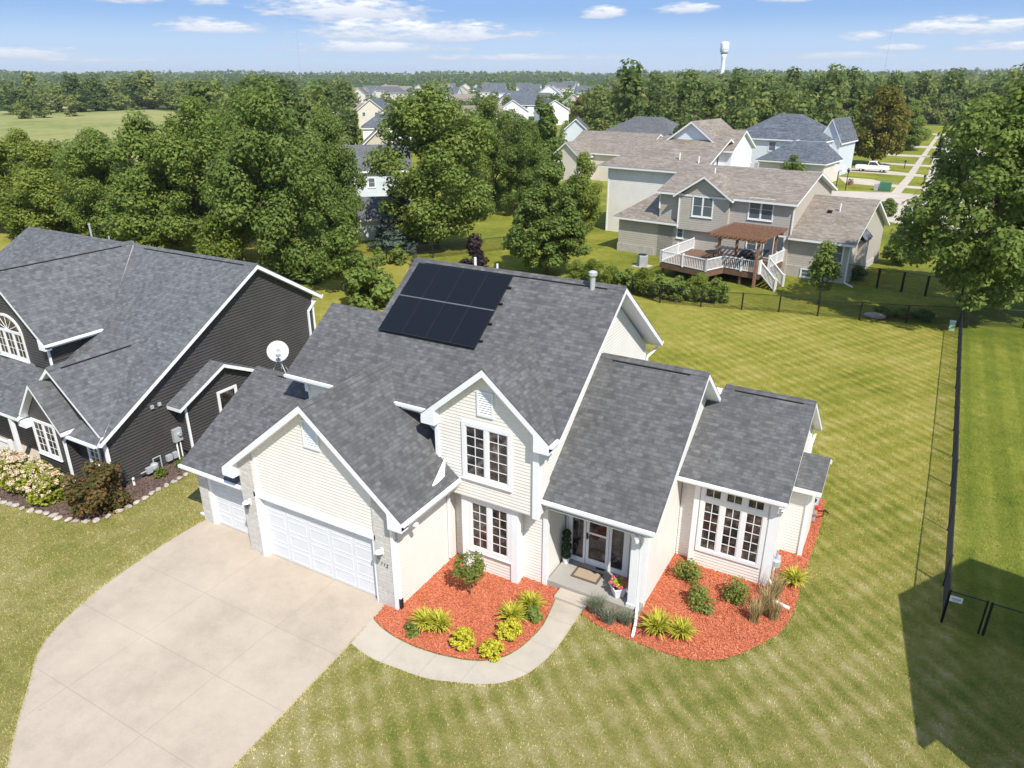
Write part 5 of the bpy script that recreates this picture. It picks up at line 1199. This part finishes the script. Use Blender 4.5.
def blades(name,label,cat,x,y,L,n,mat,seed,width=.018,lean=1.0,group=None,spread=.10,plume=None):
    t=thing(name,label,cat,(x,y,0),group=group); r=random.Random(seed); m=MB()
    for i in range(n):
        a=r.uniform(0,6.283); l=L*r.uniform(.6,1.1); ln=lean*r.uniform(.25,1.15); b=Vector((r.uniform(-spread,spread),r.uniform(-spread,spread),.02)); d=Vector((math.cos(a),math.sin(a),0)); s=Vector((-d.y,d.x,0))*width
        pts=[]
        for k in range(5):
            f=k/4; th=ln*(.25+1.15*f); pts.append(b); b=b+(d*math.sin(th)+Vector((0,0,math.cos(th))))*l/4
        base=len(m.v)
        for k,p in enumerate(pts): wv=(1,.95,.8,.5,.06)[k]; m.v+= [tuple(p-s*wv),tuple(p+s*wv)]
        for k in range(4): m.f.append([base+2*k,base+2*k+1,base+2*k+3,base+2*k+2]); m.m.append(0)
    m.build('blades',mat,t,recalc=False,uv=False,local=True); return t
leafy('small_tree','small round headed tree with thin trunk in the orange mulch by the bay window','tree',-10.77,16.25,1.1,1.66,1500,.045,LEAF['green'],301,stem=.72,nc=34,rc=.13)
for i,(x,y,lb) in enumerate(((-11.15,14.30,'yellow green daylily clump nearest the garage corner'),(-10.72,14.42,'yellow green daylily clump left of the golden mounds'),(-8.95,15.85,'yellow green daylily clump between golden mound and upper clump'),(-8.72,16.62,'tall yellow green daylily clump by the porch corner'),(-4.82,17.55,'larger yellow green daylily clump beside the porch downspout'),(-4.15,17.75,'smaller yellow green daylily clump at the front of the right bed'),(-1.62,22.05,'yellow green clump at the far corner of the right wing'))):
    blades('daylily_clump',lb,'plant',x,y,.70 if i!=4 else .85,190,LEAF['daylily'],320+i,.030,1.55,'daylily clumps in the mulch beds')
for i,(x,y,w,lb) in enumerate(((-9.70,14.22,.84,'golden round shrub nearest the walkway bend, left one'),(-8.72,14.25,.76,'golden round shrub at the outer bend of the walkway'),(-8.72,15.22,.86,'golden round shrub right of the bend below the daylilies'))):
    leafy('golden_shrub',lb,'shrub',x,y,w,.55,1900,.036,LEAF['golden'],340+i,nc=60,rc=.095,group='golden mound shrubs in the left bed')
leafy('green_perennial','low dark green perennial below the first daylily','plant',-11.38,13.85,.55,.32,380,.05,LEAF['green'],350)
leafy('green_perennial','low dark green perennial under the tall daylily by the porch','plant',-8.42,16.25,.7,.42,500,.055,LEAF['green'],352)
for i,(x,y,w,h,lb) in enumerate(((-4.75,20.5,1.05,.85,'rose bush against the wall between wing and porch gable'),(-3.95,19.35,.95,.80,'rose bush nearest the front of the right bed'),(-3.2,20.2,1.0,.85,'rose bush under the three part window'))):
    leafy('rose_bush',lb,'bush',x,y,w,h,800,.048,LEAF['green'],360+i,nc=20,rc=.2,group='rose bushes under the large window')
for i,(x,y,w,lb) in enumerate(((-6.82,17.52,.80,'grey green lavender mound nearest the porch step'),(-6.30,17.32,.66,'grey green lavender mound in the middle before the porch'),(-5.84,17.52,.62,'grey green lavender mound next to the porch downspout'))):
    blades('lavender_mound',lb,'plant',x,y,w*.85,420,LEAF['sage'],370+i,.012,.95,'lavender mounds before the porch',spread=.16)
for i,(x,y,L,mt,lb) in enumerate(((-2.15,20.1,1.0,'straw','straw coloured ornamental grass at the corner of the right wing'),(-2.02,20.9,1.05,'straw','straw coloured ornamental grass tuft nearest the gas meter'),(-2.35,19.55,.85,'straw','greenish brown grass tuft at the front of the right bed'),(-1.85,19.95,.8,'straw','short pale grass tuft at the outer edge of the right bed'))):
    blades('ornamental_grass',lb,'ornamental grass',x,y,L,230,LEAF[mt],380+i,.009,.7,'ornamental grasses at the corner of the right wing',spread=.12)
# hydrangeas and burgundy shrub of the left neighbour
hy=[(-33.0,13.05,1.9,1.1),(-31.85,12.95,1.9,1.2),(-30.75,12.95,2.0,1.25),(-29.6,12.95,1.9,1.15),(-28.6,12.9,1.7,1.05)]
hl=['hydrangea with cream heads nearest the porch at the left edge','hydrangea with cream heads second from the left edge','tallest hydrangea with cream heads under the double window','hydrangea with cream heads right of the tallest','hydrangea with cream heads next to the burgundy bush']
for i,(x,y,w,h) in enumerate(hy):
    t=leafy('hydrangea',hl[i],'shrub',x,y,w,h,1300,.075,LEAF['hydleaf'],400+i,nc=24,rc=.16,group='hydrangeas along the dark grey house')
    r=np.random.default_rng(420+i); k=75; th=r.random(k)*6.283; ph=r.random(k)*1.25; cl=np.stack([np.sin(ph)*np.cos(th)*w*.5,np.sin(ph)*np.sin(th)*w*.5,np.cos(ph)*h*.55+h*.48,np.full(k,.085)],1)
    C,Nn=crown_points(cl,1500,430+i,flat=.8); o=bpy.data.objects.new('flower_heads',leaf_mesh('flower_heads',C,Nn,.032,.026,LEAF['cream'],440+i)); COL.objects.link(o); o.parent=t
leafy('burgundy_bush','big burgundy and green bush at the front corner of the dark grey house','bush',-26.15,13.5,2.7,1.95,4200,.075,LEAF['burgundy'],450,nc=46,rc=.13)
leafy('boxwood','round green boxwood ball at the left edge before the white porch railing','bush',-33.9,13.15,1.0,.8,900,.05,LEAF['green'],460,nc=26,rc=.16)
for i,(x,y,w) in enumerate(((-26.4,16.3,.7),(-26.4,17.3,.8),(-26.35,18.3,.6))): leafy('green_perennial',['low plant under the gas meter','low plant between the gas and electric meters','low yellowish plant under the electric meter'][i],'plant',x,y,w,.38,260,.05,LEAF['lime'],470+i,group='low plants along the dark grey wall')
# edging stones
edge=[(-35.5,12.3),(-33,11.55),(-30.6,11.8),(-29.2,11.95),(-28.3,12.1),(-27.2,12.25),(-26.0,12.5),(-25.5,13.05),(-25.4,14.3),(-25.6,16.8),(-25.9,19.6)]
rr=random.Random(8); protos=[]
for k in range(4):
    m=MB(); m.ball((0,0,0),.12,6,0,.55)
    for j,v in enumerate(m.v): s=1+rr.uniform(-.18,.18); m.v[j]=(v[0]*s*1.25,v[1]*s,v[2]*s)
    o=m.build('edging_stone',MAT['rock'],smooth=False); tag(o,'pale limestone edging stone around the bed of the dark grey house','stone','edging stones of the left bed'); protos.append(o)
c=0
for a,b in zip(edge[:-1],edge[1:]):
    A=Vector(a);Bv=Vector(b); L=(Bv-A).length; k=max(1,int(L/.34))
    for i in range(k):
        p=A+(Bv-A)*(i+.5)/k; o=protos[c] if c<4 else protos[c%4].copy()
        if c>=4: COL.objects.link(o)
        o.location=(p.x+rr.uniform(-.05,.05),p.y+rr.uniform(-.05,.05),.05); o.rotation_euler=(0,0,rr.uniform(0,6.28)); o.scale=(rr.uniform(.8,1.25),rr.uniform(.8,1.2),rr.uniform(.8,1.2)); c+=1
# porch furnishings
dm=thing('doormat','tan doormat with brown border lying on the porch','doormat',(-7.73,18.82,.25)); m=MB(); m.box(-.48,-.31,0,.48,.31,.018); m.build('border',plain('brown_mat_border',(.13,.09,.065),.95,.1,.2,30),dm,local=True); m=MB(); m.box(-.40,-.23,.018,.40,.23,.026); m.build('mat_field',plain('tan_mat_field',(.36,.28,.20),.95,.1,.25,40),dm,local=True)
fp=thing('flower_pot','square white planter of pink and yellow flowers on the porch edge','planter',(-6.45,18.38,.25)); m=MB(); m.lathe([(.20,0),(.30,.32),(.33,.33),(.33,.38),(.28,.38),(.27,.33)],(0,0,0),4); m.build('pot',MAT['vinyl'],fp,local=True,bevel=.01)
m=MB(); m.lathe([(.26,.31),(.26,.34)],(0,0,0),4); m.build('soil',MAT['soil'],fp,local=True)
cl=np.array([[0,0,.48,.2],[.15,.05,.45,.15],[-.15,0,.45,.15]]); C_,N_=crown_points(cl,260,9); o_=bpy.data.objects.new('foliage',leaf_mesh('foliage',C_,N_,.05,.03,LEAF['daylily'],4)); COL.objects.link(o_); o_.parent=fp
cl=np.array([[.25*math.cos(k*.9),.25*math.sin(k*.9),.50+.06*(k%2),.06] for k in range(7)]); C_,N_=crown_points(cl,200,10); o_=bpy.data.objects.new('flowers',leaf_mesh('flowers',C_,N_,.035,.03,LEAF['pink'],5)); COL.objects.link(o_); o_.parent=fp
tp=thing('topiary','black green topiary of stacked balls in a white pot beside the front door','topiary',(-8.66,19.12,.25)); m=MB(); m.lathe([(.09,0),(.13,.2),(.14,.22),(.11,.22)],(0,0,0),12); m.build('pot',MAT['vinyl'],tp,local=True); m=MB(); m.tube([(0,0,.2),(0,0,1.2)],.015,6); m.build('stem',MAT['bark'],tp,local=True)
for k,(z,r_) in enumerate(((.38,.17),(.66,.17),(.95,.145),(1.2,.13))):
    C_,N_=crown_points(np.array([[0,0,z,r_]]),260,20+k,flat=1,shell=.85); o_=bpy.data.objects.new('foliage_ball',leaf_mesh('foliage_ball',C_,N_,.035,.025,LEAF['conifer'],30+k)); COL.objects.link(o_); o_.parent=tp
hb=thing('watering_can','small black lantern left at the end of the mulch beside the step','lantern',(-8.42,17.62,.03)) if False else None
# gas meter, hose and pipe at the right wing, drain pipe at the garage corner
gm=thing('gas_meter','grey gas meter with riser pipes beside the right wing','gas meter',(-2.28,22.1,0)); m=MB(); m.lathe([(.12,.45),(.16,.52),(.16,.75),(.1,.8)],(0,0,0),12); m.box(-.1,.18,.4,.1,.42,.7); m.build('meter_body',MAT['grey'],gm,local=True); m=MB(); m.tube([(0,0,.78),(0,0,1.15)],.03,8); m.tube([(0,-.1,.55),(0,-.25,.5),(0,-.25,0)],.03,8); m.build('pipe',MAT['grey'],gm,local=True)
ub2=thing('drain_pipe','short white drain pipe end lying in the mulch by the ornamental grass','pipe',(-1.75,20.75,.06)); m=MB(); m.tube([(-.3,.1,0),(.25,-.08,0)],.06,10); m.build('pipe',MAT['vinyl'],ub2,local=True)
dp=thing('drain_pipe','white downspout extension on the grass at the left garage corner','pipe',(-22.15,15.15,.06)); m=MB(); m.bar((-.35,.05,0),(.2,0,.02),.09,.07); m.build('pipe',MAT['vinyl'],dp,local=True)
rb=thing('red_valve_box','small red box fixed low behind the right wing bump out','box',(-1.58,25.95,.8)); m=MB(); m.box(-.06,-.06,0,.06,.06,.18); m.build('case',plain('red_paint',(.55,.05,.03),.5),rb,local=True,bevel=.02)
m=MB(); m.tube([(-1.5,25.9,.8),(-1.3,26.2,.7),(-1.2,26.8,.3),(-1.35,27.3,.1)],.03,8); o=m.build('garden_hose',MAT['black']); tag(o,'black hose curving down behind the right wing','hose')
ac=thing('air_conditioner','grey air conditioning box at the far side of the right wing','air conditioner',(-1.9,26.6,0)); m=MB(); m.box(-.3,-.3,.05,.3,.3,.8); m.build('housing',MAT['galv'],ac,local=True,bevel=.03); m=MB(); m.lathe([(.24,.8),(.24,.83),(.05,.84)],(0,0,0),16); m.build('fan_guard',MAT['black'],ac,local=True)

# ------------------------------------------------------------------ real grass blades over the near lawn, ragged along the paving and the beds
def near_grass():
    r=np.random.default_rng(77)
    def inpoly(P,poly):
        x,y=P[:,0],P[:,1]; c=np.zeros(len(P),bool); j=len(poly)-1
        for i in range(len(poly)):
            xi,yi=poly[i]; xj,yj=poly[j]; m=((yi>y)!=(yj>y))&(x<(xj-xi)*(y-yi)/(yj-yi+1e-12)+xi); c^=m; j=i
        return c
    drive=DRIVE; walk=wk; beds=[list(o['poly']) for o in []]
    n=460000; y=2.5+r.random(n)**1.5*54; x=-37+r.random(n)*43.5
    P=np.stack([x,y],1); P=P[(r.random(n)<np.clip((58-y)/26,0,1))]; x,y=P[:,0],P[:,1]
    hard=inpoly(P,drive)|inpoly(P,walk)
    for b in BEDS: hard|=inpoly(P,b)
    for (x0,x1,y0,y1) in ((-21.95,-12.3,14.5,22.5),(-18.9,-8.8,17.5,26.7),(-8.9,-5.4,17.4,26.3),(-5.5,-1.6,21.4,28.5),(-45,-26.9,13.4,26.8),(-26.9,-26.3,17.6,22)):
        hard|=(x>x0)&(x<x1)&(y>y0)&(y<y1)
    P=P[~hard]
    E=[]
    for poly in [drive,walk]+BEDS:
        q=np.array(poly+[poly[0]],float); 
        for a,b in zip(q[:-1],q[1:]):
            L=np.linalg.norm(b-a); k=int(L*170); t=r.random(k)[:,None]; e=a+(b-a)*t; nn=np.array([b[1]-a[1],a[0]-b[0]])/(L+1e-9); E.append(e+nn*(np.abs(r.normal(size=(k,1)))*.09-.045)*1.0); E.append(e-nn*(np.abs(r.normal(size=(k,1)))*.09-.045))
    E=np.concatenate(E); bad=np.zeros(len(E),bool)
    def shr(poly,d):
        c=np.mean(poly,0); q=np.array(poly); v=q-c; l=np.linalg.norm(v,axis=1,keepdims=True); return (c+v*(1-d/np.maximum(l,1e-6))).tolist()
    bad|=inpoly(E,shr(drive,.06))|((E[:,1]>13.9)&(E[:,0]<-12.3)&(E[:,0]>-21.9))|(inpoly(E,walk)&inpoly(E+np.array([.04,0]),walk)&inpoly(E-np.array([.04,0]),walk)&inpoly(E+np.array([0,.04]),walk)&inpoly(E-np.array([0,.04]),walk))
    for b in BEDS[:2]: bad|=inpoly(E,b)&inpoly(E+np.array([.05,0]),b)&inpoly(E-np.array([.05,0]),b)&inpoly(E+np.array([0,.05]),b)&inpoly(E-np.array([0,.05]),b)
    bad|=inpoly(E,BEDS[0])|((E[:,0]>-12.9)&(E[:,0]<-7.9)&(E[:,1]>13.45))|((E[:,0]>-5.9)&(E[:,1]>17.5)&(E[:,0]<-2.4))|((E[:,0]>-8.4)&(E[:,0]<-5.6)&(E[:,1]>17.35))|inpoly(E,BEDS[2])
    E=E[~bad]; P=np.concatenate([P,E]); n=len(P)
    h=(.02+.032*r.random(n)**1.5); a=r.random(n)*6.283; w=.006+.007*r.random(n); w*=1+P[:,1]/45
    d=np.stack([np.cos(a),np.sin(a),0*a],1); s_=np.stack([-np.sin(a),np.cos(a),0*a],1); B=np.concatenate([P,np.full((n,1),.0)],1)
    V=np.stack([B-s_*w[:,None],B+s_*w[:,None],B+d*(h*r.uniform(.2,1.3,n))[:,None]+np.array([0,0,1])*h[:,None]],1).reshape(-1,3)
    me=bpy.data.meshes.new('grass'); me.vertices.add(3*n); me.vertices.foreach_set('co',V.ravel()); me.loops.add(3*n); me.loops.foreach_set('vertex_index',np.arange(3*n)); me.polygons.add(n)
    me.polygons.foreach_set('loop_start',np.arange(0,3*n,3)); me.polygons.foreach_set('loop_total',np.full(n,3)); me.update(calc_edges=True); me.materials.append(MAT['blade'])
    o=bpy.data.objects.new('grass',me); COL.objects.link(o); tag(o,'short mown grass blades of the near lawn','grass',kind='stuff')
near_grass()
# ------------------------------------------------------------------ air
hz=MB(); hz.box(-9200,-9200,-1.5,9200,9200,100); hm=bpy.data.materials.new('haze_air'); hm.use_nodes=True; hn=hm.node_tree
for q_ in list(hn.nodes): hn.nodes.remove(q_)
ho=hn.nodes.new('ShaderNodeOutputMaterial'); hv=hn.nodes.new('ShaderNodeVolumePrincipled'); hv.inputs['Color'].default_value=(.86,.92,1,1); hv.inputs['Density'].default_value=.00011; hv.inputs['Anisotropy'].default_value=.2; hn.links.new(hv.outputs[0],ho.inputs['Volume'])
tag(hz.build('haze',hm,uv=False),'thin pale summer haze','haze',kind='stuff')
# ------------------------------------------------------------------ sky, sun, camera
wd=bpy.data.worlds.new('World'); sc.world=wd; wd.use_nodes=True
nt=wd.node_tree; bg=nt.nodes['Background']
def WN(t,ins=None,**kw):
    nd=nt.nodes.new('ShaderNode'+t)
    for k,v in kw.items(): setattr(nd,k,v)
    for k,v in (ins or {}).items():
        if isinstance(v,bpy.types.NodeSocket): nt.links.new(v,nd.inputs[k])
        else: nd.inputs[k].default_value=v
    return nd
def wm(op,a,b=0,c=0,clamp=False): return WN('Math',{0:a,1:b,2:c},operation=op,use_clamp=clamp).outputs[0]
SUNV=Vector((.68,-.50,1)).normalized()
sky=WN('TexSky',sky_type='NISHITA',sun_disc=False,sun_elevation=math.asin(SUNV.z),sun_rotation=math.atan2(SUNV.x,SUNV.y),air_density=1.0,dust_density=.35,ozone_density=1.6,altitude=250)
tc=WN('TexCoord').outputs['Generated']
sp=WN('SeparateXYZ',{0:tc}).outputs
azn=wm('MULTIPLY',wm('ARCTAN2',sp[0],sp[1]),57.2958); eln=wm('MULTIPLY',wm('ARCSINE',sp[2]),57.2958)
cv=WN('CombineXYZ',{0:wm('MULTIPLY',azn,.16),1:wm('MULTIPLY',eln,.75),2:3.1}).outputs[0]
nz=WN('TexNoise',{'Vector':cv,'Scale':1.6,'Detail':7,'Roughness':.62}).outputs[0]
nz2=WN('TexNoise',{'Vector':cv,'Scale':5.2,'Detail':6,'Roughness':.6}).outputs[0]
nn=wm('ADD',wm('MULTIPLY',wm('SUBTRACT',nz,.5),4.6),wm('MULTIPLY',wm('SUBTRACT',nz2,.5),2.9))
CL=[(-54.4,4.6,2.1,.45,1),(-49.8,3.05,3.0,.55,1),(-41.2,4.15,5.4,.95,1),(-35.9,2.85,7.6,.85,1),(-39.8,1.9,6.0,.45,.9),(-28.9,1.32,7.0,.32,.8),(-23.1,4.1,1.5,.5,1),(-17.5,4.3,2.0,.4,.9),
    (-60.3,1.25,3.6,.5,.8),(-55.6,1.0,4.5,.22,.7),(-6.0,2.4,1.4,.36,.8),(-3.7,1.8,1.5,.3,.9),(-.2,2.8,3.6,.62,1),(2.0,1.75,2.6,.42,1),(-11,4.8,1.8,.3,.9),(-49.8,4.6,1.3,.4,.9),(-8.5,1.3,4.5,.3,.6),
    (12,3.0,6,.8,1),(25,5,9,1.2,1),(-75,4,7,1.0,1),(-30,8,9,1.6,.9),(-70,9,8,1.4,.9),(0,9,9,1.5,.9),(60,6,12,1.5,1),(110,5,14,1.6,1),(160,6,14,1.6,1),(-120,6,14,1.6,1)]
tot=None; vv=None
for a0,e0,wa,we,op in CL:
    u=wm('DIVIDE',wm('SUBTRACT',azn,a0),wa); v=wm('DIVIDE',wm('SUBTRACT',eln,e0),we)
    vneg=wm('MULTIPLY',wm('LESS_THAN',v,0),wm('MULTIPLY',v,.7)); v2=wm('ADD',v,vneg)
    d=wm('SUBTRACT',1,wm('ADD',wm('MULTIPLY',u,u),wm('MULTIPLY',v2,v2)))
    m=wm('MULTIPLY',wm('SMOOTHSTEP',-.1,1.0,wm('ADD',d,nn)) if False else wm('MULTIPLY_ADD',wm('ADD',d,wm('SUBTRACT',nn,-.36)),.78,0,clamp=True),op)
    tot=m if tot is None else wm('MAXIMUM',tot,m)
    sh=wm('MULTIPLY',wm('MULTIPLY_ADD',v,.55,.50,clamp=True),m)
    vv=sh if vv is None else wm('MAXIMUM',vv,sh)
tot=wm('MULTIPLY',tot,wm('MULTIPLY_ADD',tot,-.55,1.5),clamp=True)
cc=nt.nodes.new('ShaderNodeMix'); cc.data_type='RGBA'; nt.links.new(vv,cc.inputs[0]); cc.inputs[6].default_value=(5.2,5.7,6.7,1); cc.inputs[7].default_value=(10.2,10.1,10.2,1)
rp=nt.nodes.new('ShaderNodeValToRGB'); rp.color_ramp.interpolation='EASE'; es=rp.color_ramp.elements
stops=[(0,(5.6,7.0,8.9)),(.022,(4.0,5.7,8.3)),(.05,(2.05,3.9,7.5)),(.13,(3.6,5.2,8.2)),(1,(3.9,5.2,7.8))]
while len(es)<len(stops): es.new(.5)
for i,(p_,c_) in enumerate(stops): es[i].position=p_; es[i].color=(*c_,1)
nt.links.new(wm('DIVIDE',eln,90,clamp=True),rp.inputs[0])
sk=nt.nodes.new('ShaderNodeMix'); sk.data_type='RGBA'; sk.inputs[0].default_value=.85; nt.links.new(sky.outputs[0],sk.inputs[6]); nt.links.new(rp.outputs[0],sk.inputs[7])
mx=nt.nodes.new('ShaderNodeMix'); mx.data_type='RGBA'; nt.links.new(wm('MULTIPLY',tot,.92),mx.inputs[0]); nt.links.new(sk.outputs[2],mx.inputs[6]); nt.links.new(cc.outputs[2],mx.inputs[7])
nt.links.new(mx.outputs[2],bg.inputs[0]); bg.inputs[1].default_value=.088
su=bpy.data.lights.new('sun','SUN'); su.energy=4.6; su.angle=R(.5); su.color=(1,.955,.88)
so=bpy.data.objects.new('sun',su); COL.objects.link(so); so.rotation_euler=SUNV.to_track_quat('Z','Y').to_euler(); so.location=(30,-30,60)
cam=bpy.data.cameras.new('camera'); co=bpy.data.objects.new('camera',cam); COL.objects.link(co)
cam.sensor_width=36; cam.lens=36*730/1024; cam.clip_end=30000; cam.clip_start=.1
pitch=math.atan2(306,730); co.location=(0,0,15.7); co.rotation_euler=(R(90)-pitch,0,R(29.47)); sc.camera=co
sc.view_settings.view_transform='Standard'; sc.view_settings.look='None'; sc.view_settings.gamma=1; sc.view_settings.exposure=EXPOSURE
try: sc.view_settings.use_curve_mapping=False
except Exception: pass
sc.render.resolution_x=1024; sc.render.resolution_y=768
sc.cycles.max_bounces=6; sc.cycles.diffuse_bounces=3; sc.cycles.glossy_bounces=3; sc.cycles.transmission_bounces=3; sc.cycles.transparent_max_bounces=6; sc.cycles.volume_bounces=0
sc.cycles.use_denoising=True
